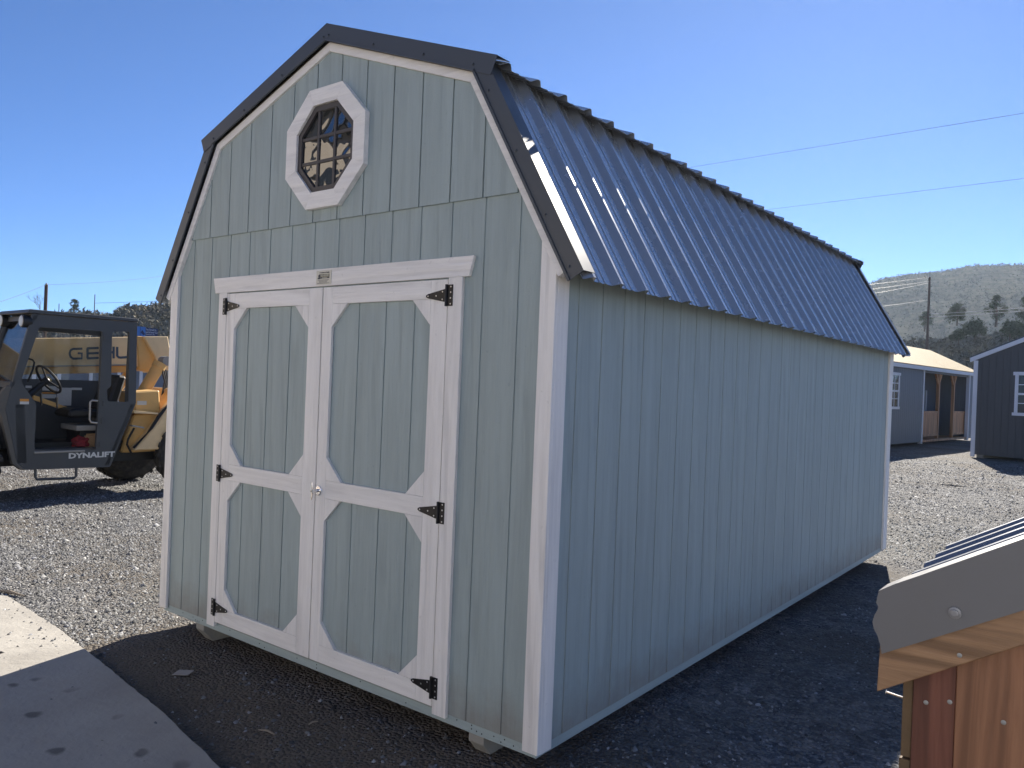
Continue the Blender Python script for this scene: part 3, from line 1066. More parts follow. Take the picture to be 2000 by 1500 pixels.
# roof, back wall, floor, front bulkhead
a, b = T(63, 612, 0), T(268, 629, 0)
mb = MB()
mb.prism([(a.x - .06, -.02, a.z + .0), (b.x + .01, -.02, b.z), (b.x + .01, -.02, b.z + .045), (a.x - .03, -.02, a.z + .05)], (0, CW + .04, 0))
tb(mb, 'cab_roof', m_cab, cab, bevel=.008)
c1, c2 = T(265.5, 787, 0), T(228, 880, 0)
tb(MB().prism([(b.x - .01, ZD, b.z), (b.x - .02, ZD, c1.z), (b.x - .06, ZD, c1.z), (b.x - .05, ZD, b.z)], (0, .10, 0)), 'rear_pillar', m_cab, cab)
tb(MB().prism([(b.x - .01, CW - .14, b.z), (b.x - .02, CW - .14, c1.z), (b.x - .06, CW - .14, c1.z), (b.x - .05, CW - .14, b.z)], (0, .10, 0)), 'rear_pillar', m_cab, cab)
d0, d1, d2 = T(262, 790, 0), T(250, 822, 0), T(212, 908, 0)
tb(MB().prism([d0, d1, d2, d2 + Vector((-.05, 0, .0)), d1 + Vector((-.05, 0, 0)), d0 + Vector((-.05, 0, 0))], (0, CW - ZD - .05, 0)), 'rear_bulkhead', m_cab, cab)
s0, s1 = T(40, 880, 0), T(200, 880, 0)
tb(MB().box(s0.x, s1.x, ZD, CW - .05, s0.z - .06, s0.z - .005), 'cab_floor', m_cabl, cab)
p0, p1, p2, p3 = T(30, 790, 0), T(34, 905, 0), T(68, 905, 0), T(66, 795, 0)
tb(MB().prism([p0, p1, p1 + Vector((.10, 0, 0)), p0 + Vector((.10, 0, 0))], (0, CW - .05, 0)), 'front_bulkhead', m_cab, cab)
# windscreen frame
A0, A1_ = T(66, 616, 0), T(17, 757, 0)
A1_ = Vector((A1_.x, 0, A1_.z))
u_ = (A1_ - A0)
ws = MB()
for (t0, t1) in ((0, .07), (.93, 1.0)):
    ws.prism([A0 + u_ * t0, A0 + u_ * t1, A0 + u_ * t1 + Vector((.05, 0, .015)), A0 + u_ * t0 + Vector((.05, 0, .015))], (0, CW, 0))
for y in (CW - .07,):
    ws.prism([A0 + Vector((0, y, 0)), A1_ + Vector((0, y, 0)), A1_ + Vector((.11, y, .03)), A0 + Vector((.11, y, .03))], (0, .07, 0))
tb(ws, 'windscreen_frame', m_cab, cab)
tb(MB().prism([A0 + Vector((.03, .05, 0)), A1_ + Vector((.03, .05, 0)), A1_ + Vector((.035, .05, 0)), A0 + Vector((.035, .05, 0))], (0, CW - .1, 0)), 'glass_pane', m_cabglass, cab)
# bleached edge of the front corner post
e = [(22, 757), (11, 800), (34, 904), (50, 918), (40, 918), (24, 906), (2, 812), (-4, 800), (0, 770), (14, 752)]
tb(MB().prism(TP(e, -.004), (0, .08, 0)), 'corner_guard', m_cabl, cab, bevel=.006)
# sill lip, door edge trims
q0, q1 = T(66, 884, 0), T(165, 882, 0)
tb(MB().box(q0.x, q1.x, -.02, .0, q0.z - .012, q0.z + .012), 'sill_lip', m_grey, cab, bevel=.004)
for (x, y) in ((205, 659), (202, 787), (199, 822), (195, 868)):
    c = T(x, y, 0)
    tb(MB().box(c.x - .012, c.x + .012, -.012, 0, c.z - .035, c.z + .035), 'door_hinge', m_cab, cab, bevel=.003)
# interior
mb = MB()
cc = Vector((T(96, 741, .4).x, .42, T(96, 741, .4).z))
nrm = Vector((.80, .10, .55)).normalized()
ax_a = nrm.cross(Vector((0, 1, 0))).normalized()
ax_b = nrm.cross(ax_a)
SR = .205
mb.tube([cc + (ax_a * math.cos(t) + ax_b * math.sin(t)) * SR for t in np.linspace(0, 2 * math.pi, 28, endpoint=False)], .016, 8, closed=True)
for t in (.3, 2.4, 4.5):
    mb.tube([cc - nrm * .02, cc + (ax_a * math.cos(t) + ax_b * math.sin(t)) * SR], .011, 6)
mb.lathe([(.045, -.05), (.05, 0), (.03, .025)], cc - nrm * .02, nrm, 12)
mb.tube([cc - nrm * .04, cc - nrm * .42 + Vector((-.04, 0, -.12))], [.035, .05], 8)
sw_ = tb(mb, 'steering_wheel', m_blk, None, smooth=True)
tb(MB().lathe([(.036, 0), (.036, .008), (.02, .014)], cc + nrm * .006, nrm, 12), 'wheel_hub', plain('hub_yellow', (.6, .48, .12), .5), sw_)
ds = MB()
x0 = T(44, 770, .5).x
zt = T(70, 770, .5).z
ds.box(x0 - .35, x0 + .02, .1, CW - .08, s0.z, zt - .1)
tb(ds, 'dashboard', m_blk, cab, bevel=.03)
g0 = T(70, 752, CW - .05); g1 = T(200, 800, CW - .05)
tb(MB().box(g0.x - .2, g1.x, CW - .05, CW - .045, g1.z - .5, g0.z + .08), 'side_panel', m_cab, cab)
yb_ = CW - .07
for (x0_, x1_, ya, yb2, mt) in ((83, 111, 754, 763, m_label), (82, 110, 766, 769, m_orange), (82, 110, 770, 778, m_label), (112, 139, 757, 792, m_label), (140, 160, 757, 762, m_label), (50, 62, 753, 758, m_label)):
    c0, c1_ = T(x0_, ya, yb_), T(x1_, yb2, yb_)
    tb(MB().box(c0.x, c1_.x, yb_, yb_ + .004, c1_.z, c0.z), 'decal', mt, cab)
# seat
sc0 = T(155, 805, .45)
st_ = MB()
st_.prism([(sc0.x - .22, .2, sc0.z - .06), (sc0.x + .30, .2, sc0.z - .06), (sc0.x + .30, .2, sc0.z + .04), (sc0.x - .16, .2, sc0.z + .06), (sc0.x - .23, .2, sc0.z + .02)], (0, .5, 0))
seat = tb(st_, 'seat', m_blk, None, bevel=.03)
sb_ = MB()
sb_.prism([(sc0.x + .22, .2, sc0.z + .03), (sc0.x + .36, .2, sc0.z + .0), (sc0.x + .50, .2, sc0.z + .50), (sc0.x + .38, .2, sc0.z + .52)], (0, .5, 0))
tb(sb_, 'backrest', m_blk, seat, bevel=.03)
pd = T(170, 835, .3)
tb(MB().box(pd.x - .16, pd.x + .2, .22, .75, pd.z - .035, pd.z + .035), 'seat_base', m_grey, seat, bevel=.006)
tb(MB().box(pd.x - .1, pd.x + .2, .25, .7, s0.z, pd.z - .036), 'seat_box', m_blk, seat)
lv = MB()
for (x, y1_, y2_, o_f) in ((111, 776, 800, .3), (80, 768, 792, .35)):
    lv.tube([T(x, y1_, o_f), T(x + 1, y2_, o_f)], [.018, .010], 6)
tb(lv, 'control_lever', m_blk, cab)
arm = MB()
arm.prism(TP([(66, 772), (74, 774), (150, 802), (150, 807), (140, 806), (66, 781)], .62), (0, .05, 0))
tb(arm, 'lever_arm', m_yel, cab)
tb(MB().tube(TP([(191, 783), (180, 782), (176, 785), (175, 820), (178, 825), (190, 826)], -.03), .012, 8), 'grab_handle', plain('bare_steel', (.42, .39, .35), .5, .3), cab, smooth=True)
tb(MB().tube(TP([(54, 700), (64, 703), (67, 708), (64, 722), (54, 746)], .9), .012, 8), 'mirror_arm', m_blk, cab, smooth=True)
# sticker on the corner panel
for (ya, yb2, mt) in ((779, 784, m_orange), (784.2, 789.5, m_label)):
    c0, c1_ = T(39, ya, -.002), T(56.5, yb2, -.002)
    tb(MB().box(c0.x, c1_.x, -.003, -.0005, c1_.z, c0.z), 'warning_sticker', mt, cab)
# step hoop
tb(MB().tube(TP([(69, 914), (69, 932), (72, 936.5), (144, 934), (148.5, 930), (149, 912)], .03), .017, 8), 'step', m_cab, None, smooth=True)
# work lights
for (x, y, o_f) in ((10.5, 626.5, CW * .93), (51, 627.5, .06)):
    c = T(x, y, o_f)
    l = MB()
    l.lathe([(.055, .06), (.07, .05), (.078, 0), (.078, -.05), (.07, -.055)], c, (1, 0, 0), 18)
    l.tube([c + Vector((.02, 0, .05)), c + Vector((.08, 0, .1)), c + Vector((.16, 0, .09))], .014, 6)
    w_ = tb(l, 'work_light', m_blk, cab, smooth=True)
    tb(MB().lathe([(.068, 0), (.06, .008)], c + Vector((-.0555, 0, 0)), (-1, 0, 0), 18), 'lens', plain('lamp_lens', (.6, .6, .58), .25), w_)
# lettering on the sill
t0, t1 = T(134, 896.5, -.002), T(224, 893, -.002)
text_mesh('DYNALIFT', .092, 'lettering', m_white, cab, axes((t0.x, -.003, t0.z + .008), (1, 0, 0), (0, 0, 1)), bold=.004, width=t1.x - t0.x)

# boom and its lettering (centre of the machine)
BO = 1.10
BW = .42
bt = TP([(-260, 664), (284, 657.5), (300, 700), (290, 722), (255, 713), (-260, 722)], BO)
boom = tb(MB().prism(bt, (0, BW, 0)), 'boom', m_tan, bevel=.012)
lo = TP([(-260, 722.5), (262, 714), (262, 727), (-260, 738)], BO + .06)
tb(MB().prism(lo, (0, BW - .12, 0)), 'inner_boom', m_yel, boom, bevel=.008)
rail_ = TP([(-260, 719), (255, 711.5), (255, 713.8), (-260, 722.5)], BO - .02)
tb(MB().prism(rail_, (0, .02, 0)), 'wear_strip', m_grey, boom)
# boom heel plates
hp = TP([(281, 657), (328, 657), (334, 694), (334, 720), (316, 730), (302, 694)], BO - .10)
tb(MB().prism(hp, (0, BW + .2, 0)), 'boom_heel', m_tan, boom, bevel=.01)
hq = TP([(268, 656), (281, 657), (303, 695), (303, 715), (290, 726), (272, 722)], BO - .03)
tb(MB().prism(hq, (0, BW + .06, 0)), 'heel_side', m_yel, boom, bevel=.01)


def strokes(name, paths, w, par, off, mat):
    """lettering built from flat strokes of width w (photo px) on the boom's near face"""
    mb = MB()
    for path in paths:
        L = []; Rr = []
        for i, p in enumerate(path):
            a = Vector(path[max(i - 1, 0)]); b = Vector(path[min(i + 1, len(path) - 1)])
            d = (b - a).normalized()
            nn = Vector((-d.y, d.x)) * (w / 2)
            L.append(tuple(Vector(p) + nn)); Rr.append(tuple(Vector(p) - nn))
        for i in range(len(path) - 1):
            mb.prism(TP([L[i], L[i + 1], Rr[i + 1], Rr[i]], off), (0, .0025, 0))
    return tb(mb, name, mat, par)


strokes('letter', [[(161, 681), (143, 681.5), (138, 684), (136, 690), (138, 697), (143, 700.5), (160, 700), (160, 690), (152, 690)]], 4.4, boom, BO - .004, m_blue)
strokes('letter', [[(170, 680.5), (193, 679.5)], [(170, 690.3), (193, 689.5)], [(170, 700), (193, 699)], [(171, 680), (171, 700)]], 4.4, boom, BO - .004, m_blue)
strokes('letter', [[(200, 677.5), (200, 700.5)], [(222, 677), (222, 700)], [(200, 688.5), (222, 688)]], 4.4, boom, BO - .004, m_blue)
strokes('letter', [[(229, 677.5), (229, 695), (232, 698), (236, 698.5), (250, 697.5)]], 4.6, boom, BO - .004, m_blue)
# lift cylinders
cyl = MB()
c_a, c_b = T(312, 712, .75), T(252, 812, .75)
cyl.tube([c_a, c_b], .085, 16)
cyl.lathe([(.097, -.02), (.097, .06)], c_a, (c_b - c_a), 16)
cy = tb(cyl, 'lift_cylinder', m_yel, smooth=True)
tb(MB().tube([T(322, 705, .75), T(305, 722, .75)], .04, 10), 'cylinder_rod', m_grey, cy, smooth=True)
tb(MB().lathe([(.07, -.08), (.07, .08)], T(322, 705, .75), (0, 1, 0), 14), 'pivot_eye', m_grey, cy, smooth=True)
tb(MB().tube([T(262, 715, 1.45), T(200, 800, 1.45)], .07, 14), 'lift_cylinder', m_yel, smooth=True)
ho = MB()
for k in range(3):
    ho.tube(TP([(316 + k * 4, 720 + k), (322 + k * 3, 745), (316 + k * 3, 775), (312 + k * 2, 800 + 5 * k)], .7 + .05 * k), .014, 6)
ho.tube(TP([(330, 792), (312, 812), (290, 848), (262, 876)], .18), .030, 6)
ho.tube(TP([(262, 836), (250, 858), (248, 868), (256, 884)], .22), .014, 6)
tb(ho, 'hydraulic_hose', m_blk, smooth=True, kind='stuff')
# engine cover, chassis, axle
ec = TP([(262, 765), (312, 762), (314, 806), (262, 808)], .28)
cover = tb(MB().prism(ec, (0, .5, 0)), 'engine_cover', m_yel, bevel=.02)
c0, c1_ = T(268, 783, .276), T(286, 791, .276)
tb(MB().box(c0.x, c1_.x, .274, .2795, c1_.z, c0.z), 'decal', m_label, cover)
ledge = TP([(262, 802), (309, 806), (309, 809), (262, 807)], .10)
tb(MB().prism(ledge, (0, .5, 0)), 'ledge', m_tan, cover)
ch = TP([(262, 809), (316, 806), (328, 792), (352, 760), (360, 760), (358, 878), (258, 884), (236, 884), (246, 850)], .30)
chas = tb(MB().prism(ch, (0, 1.0, 0)), 'chassis', m_yel, bevel=.02)
fe = TP([(330, 795), (356, 762), (360, 876), (262, 880), (300, 838)], .12)
tb(MB().prism(fe, (0, .2, 0)), 'fender', m_tan, chas, bevel=.015)
sp = T(266, 836, .1)
tb(MB().prism(TP([(259, 830), (282, 834), (282, 837), (259, 833)], .02), (0, .10, 0)), 'foot_rest', m_grey, chas, bevel=.003)
ub = MB()
fb = T(-150, 895, .5)
ub.box(fb.x, T(300, 890, .5).x, .35, 1.45, .42, .70)
ub.tube([(0, .2, .55), (0, 1.75, .55)], .10, 10)
tb(ub, 'frame', m_blk, chas)


def wheel(x, y, steer, side):
    w = empty('wheel', (x, y, 0))
    w.scale = (.94, .94, .94)
    w.parent = tele
    RR = .56
    ax = Vector((math.sin(steer), math.cos(steer), 0))
    cw = Vector((0, 0, RR))
    t = MB()
    t.lathe([(.30, -.18), (.40, -.20), (.50, -.185), (.535, -.16), (.54, 0), (.535, .16), (.50, .185), (.40, .20), (.30, .18)], cw, ax, 36)
    fwd = Vector((ax.y, -ax.x, 0))
    for k in range(20):
        for sd in (-1, 1):
            th = 2 * math.pi * (k + (.5 if sd > 0 else 0)) / 20
            th2 = th + .30
            P = lambda th, r, h: cw + (fwd * math.cos(th) + Vector((0, 0, 1)) * math.sin(th)) * r + ax * (sd * h)
            a = [P(th, .525, .195), P(th + .11, .525, .195), P(th2 + .08, .53, .0), P(th2, .53, .0)]
            b = [P(th, .555, .190), P(th + .09, .555, .190), P(th2 + .07, .56, .0), P(th2 + .01, .56, .0)]
            t.add(a + b, [(0, 1, 2, 3), (4, 7, 6, 5), (0, 4, 5, 1), (1, 5, 6, 2), (2, 6, 7, 3), (3, 7, 4, 0)])
    ty = t.build('tyre', m_tyre, w)
    r = MB()
    r.lathe([(.30, -.15), (.27, -.14), (.25, -.05), (.12, -.03), (.11, -.09), (.06, -.10), (.06, .10), (.11, .09), (.12, .03), (.25, .05), (.27, .14), (.30, .15)], cw, ax, 28)
    for k in range(8):
        th = 2 * math.pi * k / 8
        c = cw + (fwd * math.cos(th) + Vector((0, 0, 1)) * math.sin(th)) * .19
        r.lathe([(.016, -.07), (.016, .07)], c, ax, 6)
    r.build('rim', m_rimc, w, smooth=True)


xf = T(-105, 940, .12).x
wheel(0.28, .14, R(14), 1)
wheel(-0.08, 1.45, R(8), -1)
wheel(xf, .14, 0, 1)
wheel(xf, 1.45, 0, -1)
# things lying on the cab floor
bx0, bx1 = T(166, 857, .22), T(188, 878, .22)
cb = TO + TA * bx0.x + TB * .2
box_ = MB()
box_.box(0, bx1.x - bx0.x, 0, .22, 0, bx0.z - bx1.z)
box_.prism([(.0, .0, bx0.z - bx1.z), (.12, .0, bx0.z - bx1.z), (.13, -.02, bx0.z - bx1.z + .03), (0, -.02, bx0.z - bx1.z + .03)], (0, .003, .002))
ob = box_.build('cardboard_box', plain('cardboard', (.34, .21, .11), .8, var=.1), None, bevel=.003, label='small brown cardboard box on the handler cab floor', cat='box')
ob.location = Vector((cb.x, cb.y, GZ + s0.z - .005))
ob.rotation_euler = (0, 0, math.atan2(TA.y, TA.x))
bm = bmesh.new()
bmesh.ops.create_icosphere(bm, subdivisions=3, radius=.12)
for v in bm.verts:
    n = math.sin(v.co.x * 60) * math.cos(v.co.y * 47 + 1) * .02 + math.sin(v.co.z * 70 + v.co.x * 30) * .014
    v.co = Vector((v.co.x * 1.3, v.co.y * .8, max(v.co.z, -.05) * .8 + .04)) + v.normal * n
me = bpy.data.meshes.new('red_rag')
bm.to_mesh(me); bm.free()
me.materials.append(plain('red_cloth', (.22, .02, .025), .85, var=.3, vscale=12))
o = bpy.data.objects.new('red_rag', me); COL.objects.link(o)
rg = T(157, 862, .32)
o.location = TO + TA * rg.x + TB * .32; o.location.z = GZ + s0.z - .002
tag(o, 'crumpled red rag beside the cardboard box in the cab', 'rag')

# ------------------------------------------------------------------ foreground coop with metal-capped gable (lower right)
DY = -1.60
m_ply = wood_mat('stained_plywood', (.25, .108, .054), (.40, .205, .11), 2, 26, .5)
m_red = wood_mat('red_brown_board', (.14, .046, .028), (.23, .088, .056), 2, 26, .5)
m_fasc = wood_mat('fascia_wood', (.27, .15, .075), (.44, .27, .15), 0, 26, .5, knots=True)
m_cap = plain('flashing_grey', (.16, .16, .165), .42, .05, var=.06, vscale=6, bump=.0006, bscale=6, dirt=.15, dirtcol=(.13, .12, .11))
m_galv = plain('galvalume', (.30, .31, .33), .28, .8, var=.06, vscale=3)
m_edge = plain('board_edge', (.13, .085, .045), .8, var=.3, vscale=25, bump=.002, bscale=60)
coop = empty('coop', (4.9, DY, GZ), label='stained plywood coop with grey metal edged roof at lower right', cat='coop')


def D(px, py, y=DY):
    p = on_plane(px, py, Vector((0, y, 0)), Vector((0, 1, 0)))
    return p


def cchild(mb, name, mat, **k):
    o = mb.build(name, mat, None, **k)
    o.parent = coop
    o.matrix_parent_inverse = Matrix.Translation(-Vector(coop.location))
    return o


sl_ = (D(2000, 1055).z - D(1793, 1128).z) / (D(2000, 1055).x - D(1793, 1128).x)
sl_b = (D(2000, 1192).z - D(1723, 1277).z) / (D(2000, 1192).x - D(1723, 1277).x)
sl_f = (D(1870, 1302).z - D(1712, 1352).z) / (D(1870, 1302).x - D(1712, 1352).x)
xr = 5.35
# flashing face with the crumpled lower end
top = [D(1718, 1156), D(1750, 1142.5), D(1793, 1128)]
tr = top[-1] + Vector((xr - top[-1].x, 0, (xr - top[-1].x) * sl_))
bl = D(1724, 1275)
br = bl + Vector((xr - bl.x, 0, (xr - bl.x) * sl_b))
outl = top + [tr, br, bl, D(1721.5, 1258), D(1716, 1240), D(1709, 1226), D(1706, 1213), D(1710, 1199), D(1716, 1190), D(1717.5, 1183), D(1713.5, 1176), D(1715, 1166)]
mb = MB()
fc = cchild(MB().prism([p + Vector((0, -.006, 0)) for p in outl], (0, .0016, 0)), 'rake_flashing', m_cap)
tp = top + [tr]
mb = MB()
for a, b in zip(tp[:-1], tp[1:]):
    mb.prism([a + Vector((0, -.006, .0)), b + Vector((0, -.006, 0)), b + Vector((0, -.006, .0025)), a + Vector((0, -.006, .0025))], (0, .05, 0))
sub(mb, 'flange', m_cap, fc)
c = D(1865, 1197, DY - .0065)
ms = MB()
ms.lathe([(.0078, 0), (.0074, .0016), (.0045, .002), (.0045, .0055), (.003, .0058)], c, (0, -1, 0), 18)
sub(ms, 'screw', plain('screw_grey', (.26, .26, .27), .35, .3), fc)
# ribbed roof sheet behind the flashing
def coop_sheet():
    mb = MB()
    x0 = D(1797, 1127).x
    z0 = D(1797, 1127).z - .0085
    pr = []
    for i in range(4):
        y = i * .088
        pr += [(y, 0), (y + .034, 0), (y + .042, .012), (y + .060, .012), (y + .068, 0)]
    pr.append((4 * .088, 0))
    vs = []
    for (y, h) in pr:
        vs += [(x0 - .02, DY + .012 + y, z0 + h - .02 * sl_), (xr, DY + .012 + y, z0 + h + (xr - x0) * sl_)]
    fs = [(2 * i, 2 * i + 1, 2 * i + 3, 2 * i + 2) for i in range(len(pr) - 1)]
    k = len(vs)
    vs += [(x, y, z - .001) for x, y, z in vs]
    fs += [tuple(q + k for q in f[::-1]) for f in fs]
    fs += [(2 * i, 2 * i + 2, 2 * i + 2 + k, 2 * i + k) for i in range(len(pr) - 1)]
    return mb.add(vs, fs)


cchild(coop_sheet(), 'roof_sheet', m_galv)
# wooden fascia under the flashing
fa = [D(1718, 1276), D(1712, 1351)]
f_t, f_b = D(1722, 1250), D(1712, 1351)
ftl = D(1719, 1255)
fas = cchild(MB().prism([ftl, ftl + Vector((xr - ftl.x, 0, (xr - ftl.x) * sl_b)), f_b + Vector((xr - f_b.x, 0, (xr - f_b.x) * sl_f)), f_b], (0, .022, 0)), 'fascia', m_fasc, bevel=.0012)
nh = MB()
# gable sheet: red-brown corner board and plywood, then the left wall
yw = DY + .0225
zt_ = lambda x: f_b.z + (x - f_b.x) * sl_f + .02
xa, xb_ = D(1784, 1335, yw).x, D(1869, 1310, yw).x
cchild(MB().prism([(xa, yw, GZ), (xb_ - .0004, yw, GZ), (xb_ - .0004, yw, zt_(xb_)), (xa, yw, zt_(xa))], (0, .014, 0)), 'corner_board', m_red, bevel=.0008)
cchild(MB().prism([(xb_, yw - .001, GZ), (xr, yw - .001, GZ), (xr, yw - .001, zt_(xr)), (xb_, yw - .001, zt_(xb_))], (0, .014, 0)), 'gable_panel', m_ply, bevel=.0008)
xl = D(1766, 1340, yw + .02).x
cchild(MB().box(xl, xa - .0005, yw + .004, yw + .32, GZ, 1.066), 'wall_panel', m_edge, bevel=.001)
cchild(MB().box(xl + .0015, xa - .0005, yw + .004, yw + .32, 1.069, zt_(xl) + .0), 'wall_panel', m_edge, bevel=.001)
cchild(MB().box(xr - .02, xr, yw + .016, yw + .32, GZ, 1.5), 'wall_panel', m_edge)
cchild(MB().box(xl, xr, yw + .32, yw + .335, GZ, 1.17), 'back_panel', m_edge)
for (px, py, yy) in ((1874, 1280, DY), (1808.5, 1372, yw), (1855, 1371, yw), (1960, 1411, yw - .001)):
    p = D(px, py, yy)
    cchild(MB().lathe([(.0031, -.001), (.0030, .0006), (.0022, .001)], p, (0, -1, 0), 10), 'nail', plain('dull_nail', (.34, .34, .33), .5, .6), smooth=True)
p = D(1766, 1364, yw + .05)
q = p + Vector((-.022, -.004, .004))
nl = MB()
nl.tube([p + Vector((.004, 0, 0)), q], .0013, 6)
nl.lathe([(.0033, 0), (.0033, .001)], q, (q - p), 8)
cchild(nl, 'nail', m_screw)

# ------------------------------------------------------------------ sheds across the yard (right)
def wall_frame(pA, pB):
    """upright frame through two ground points: returns origin, along, outward (towards the camera)"""
    a = Vector((pA.x, pA.y, GZ)); b = Vector((pB.x, pB.y, GZ))
    u = (b - a).normalized()
    n = Vector((u.y, -u.x, 0))
    if n.dot(CAM_POS - a) < 0: n = -n
    return a, u, n


class Frame:
    def __init__(s, pA, pB, **k):
        s.o, s.u, s.n = wall_frame(pA, pB)
        s.root = empty(k.pop('name'), s.o, math.atan2(s.u.y, s.u.x), **k)

    def p(s, px, py, d=0):
        """photo point on the plane d metres behind the front wall -> local (x along, y behind, z)"""
        P = on_plane(px, py, s.o - s.n * d, s.n) - s.o
        return Vector((P.dot(s.u), d, P.z))

    def b(s, mb, name, mat, par=None, **k):
        return mb.build(name, mat, par or s.root, **k)


m_slate = painted('slate_paint', (.145, .165, .20), 2, depth=.002)
m_char = painted('charcoal_paint', (.075, .078, .082), 2, depth=.002)
m_wht = plain('white_paint', (.72, .74, .78), .5, var=.03)
m_ced2 = wood_mat('porch_cedar', (.55, .26, .11), (.68, .36, .17), 2, 5)
m_shing = plain('shingle_roof', (.52, .42, .26), .6, var=.15, vscale=9, bump=.02, bscale=16, Specular_IOR_Level=0.04)
m_wglass = plain('window_dark_glass', (.04, .045, .05), .06, var=.05)

pf = Frame(on_z(1742, 874.5, GZ), on_z(1890, 861.5, GZ), name='porch_shed', label='slate blue porch shed with pale sunlit roof beyond barn corner', cat='shed')
ez = pf.p(1790, 716).z
xL, xR = pf.p(1640, 874).x, pf.p(1901, 861).x
px0, px1 = pf.p(1798, 868).x, pf.p(1888, 860).x
DEPTH = 3.6
pf.b(MB().box(xL, px0, .0, DEPTH, .12, ez), 'wall', m_slate)
w2 = pf.b(MB().box(px0 + .01, xR, 1.3, DEPTH, .12, ez), 'wall', m_slate)
pf.b(MB().box(px1 + .08, xR, .005, 1.3, .12, ez), 'wall', m_slate)
for k in range(int((px0 - xL) / .2)):
    pf.b(MB().box(xL + k * .2 + .006, min(xL + k * .2 + .194, px0), -.012, .0, .12, ez), 'siding_board', m_slate)
hz = pf.p(1840, 731).z
pf.b(MB().box(px0 + .02, px1, .02, .10, hz, ez), 'porch_beam', m_slate)
for xx in (px0, px1 + .0):
    pf.b(MB().box(xx - .02, xx + .10, -.03, .10, .05, ez - .02), 'porch_post', m_wht)
fl_ = pf.b(MB().box(px0 + .1, px1, .03, 1.3, .10, .18), 'porch_floor', m_ced2)
for (xa_, xb2_) in ((1799.5, 1828.5), (1858, 1885)):
    a_, b_ = pf.p(xa_, 860, .15).x, pf.p(xb2_, 858, .15).x
    rt = pf.p(1840, 803, .15).z
    n_ = max(3, int((b_ - a_) / .13))
    rl = pf.b(MB().box(a_, b_, .12, .20, rt - .07, rt), 'porch_rail', m_ced2)
    pf.b(MB().box(a_, b_, .12, .18, .30, .37), 'bottom_rail', m_ced2, rl)
    for k in range(n_):
        xx = a_ + (b_ - a_) * k / n_
        pf.b(MB().box(xx + .008, xx + (b_ - a_) / n_ - .008, .135, .16, .37, rt - .071), 'slat', m_ced2, rl)
for xx in (1829, 1858.5):
    x_ = pf.p(xx, 860, .15).x
    pst = pf.b(MB().box(x_ - .055, x_ + .055, .11, .22, .18, hz), 'wood_post', m_ced2)
    for sg in (-1, 1):
        pf.b(MB().prism([(x_ + sg * .055, .13, hz - .42), (x_ + sg * .055, .13, hz - .30), (x_ + sg * .28, .13, hz), (x_ + sg * .38, .13, hz)], (0, .07, 0)), 'brace', m_ced2, pst)
dr = pf.p(1842, 800, 1.3)
pf.b(MB().box(dr.x - .45, dr.x + .45, 1.28, 1.31, .2, 2.2), 'door', plain('navy_door', (.06, .075, .11), .5))
wl_ = pf.p(1808, 790, 1.28)
pf.b(MB().box(wl_.x - .05, wl_.x + .06, 1.26, 1.30, .2, 2.1), 'door_casing', m_wht)
# window at its left
def window(fr, x0, x1, z0, z1, cols, rows, par=None, t=.09):
    y = -.045
    w = fr.b(MB().box(x0, x1, -.02, .0, z0, z1), 'window', m_wglass, par)
    f = [MB().box(x0 - t, x0, y, -.013, z0, z1), MB().box(x1, x1 + t, y, -.013, z0, z1), MB().box(x0 - t - .05, x1 + t + .05, y - .01, -.013, z1, z1 + t * 1.1), MB().box(x0 - t - .05, x1 + t + .05, y - .01, -.013, z0 - t, z0)]
    for m in f: fr.b(m, 'casing', m_wht, w)
    bars = MB()
    for i in range(1, cols): bars.box(x0 + (x1 - x0) * i / cols - .012, x0 + (x1 - x0) * i / cols + .012, -.034, -.02, z0, z1)
    for j in range(1, rows):
        h = .03 if j * 2 == rows else .012
        bars.box(x0, x1, -.036, -.0205, z0 + (z1 - z0) * j / rows - h, z0 + (z1 - z0) * j / rows + h)
    fr.b(bars, 'glazing_bar', m_wht, w)


wz0, wz1 = pf.p(1748, 794).z, pf.p(1748, 733).z
xw1 = pf.p(1751.5, 790).x
window(pf, xw1 - .75, xw1, wz0, wz1, 2, 4)
# roof: eave board, sunlit slope, ridge
pf.b(MB().box(xL, xR, -.14, -.10, ez - .10, ez + .06), 'eave_board', m_wht)
rs = MB()
yr = 1.9
zr = pf.p(1800, 681, yr).z
rs.prism([(xL, -.16, ez + .06), (xL, yr, zr), (xL, DEPTH + .2, ez + .06), (xL, DEPTH + .2, ez), (xL, -.12, ez)], (xR - xL + .1, 0, 0))
pf.b(rs, 'roof', m_shing, smooth=True)

df = Frame(on_z(1897, 893, GZ), on_z(2000, 903, GZ), name='gable_shed', label='dark charcoal gable shed with white trim at right edge', cat='shed')
cz = df.p(1903, 703).z
r2 = df.p(2000, 667)
slp = (r2.z - cz) / (r2.x - 0)
WD = 4.2
x_r = WD
rz = cz + slp * WD / 2
df.b(MB().prism([(0.02, 0, .1), (WD, 0, .1), (WD, 0, cz), (WD / 2, 0, rz), (0.02, 0, cz)], (0, 7, 0)), 'wall', m_char)
k = 0
while .02 + k * .2 < WD - .1:
    xa_ = .02 + k * .2
    zt2 = cz + slp * min(xa_ + .0, WD - xa_ - .2) - .02
    df.b(MB().box(xa_ + .006, xa_ + .194, -.012, 0, .1, zt2), 'siding_board', m_char)
    k += 1
df.b(MB().box(-.02, .10, -.035, -.012, .03, cz - .02), 'corner_trim', m_wht)
df.b(MB().box(-.02, .02, -.012, .10, .03, cz - .02), 'corner_trim', m_wht)
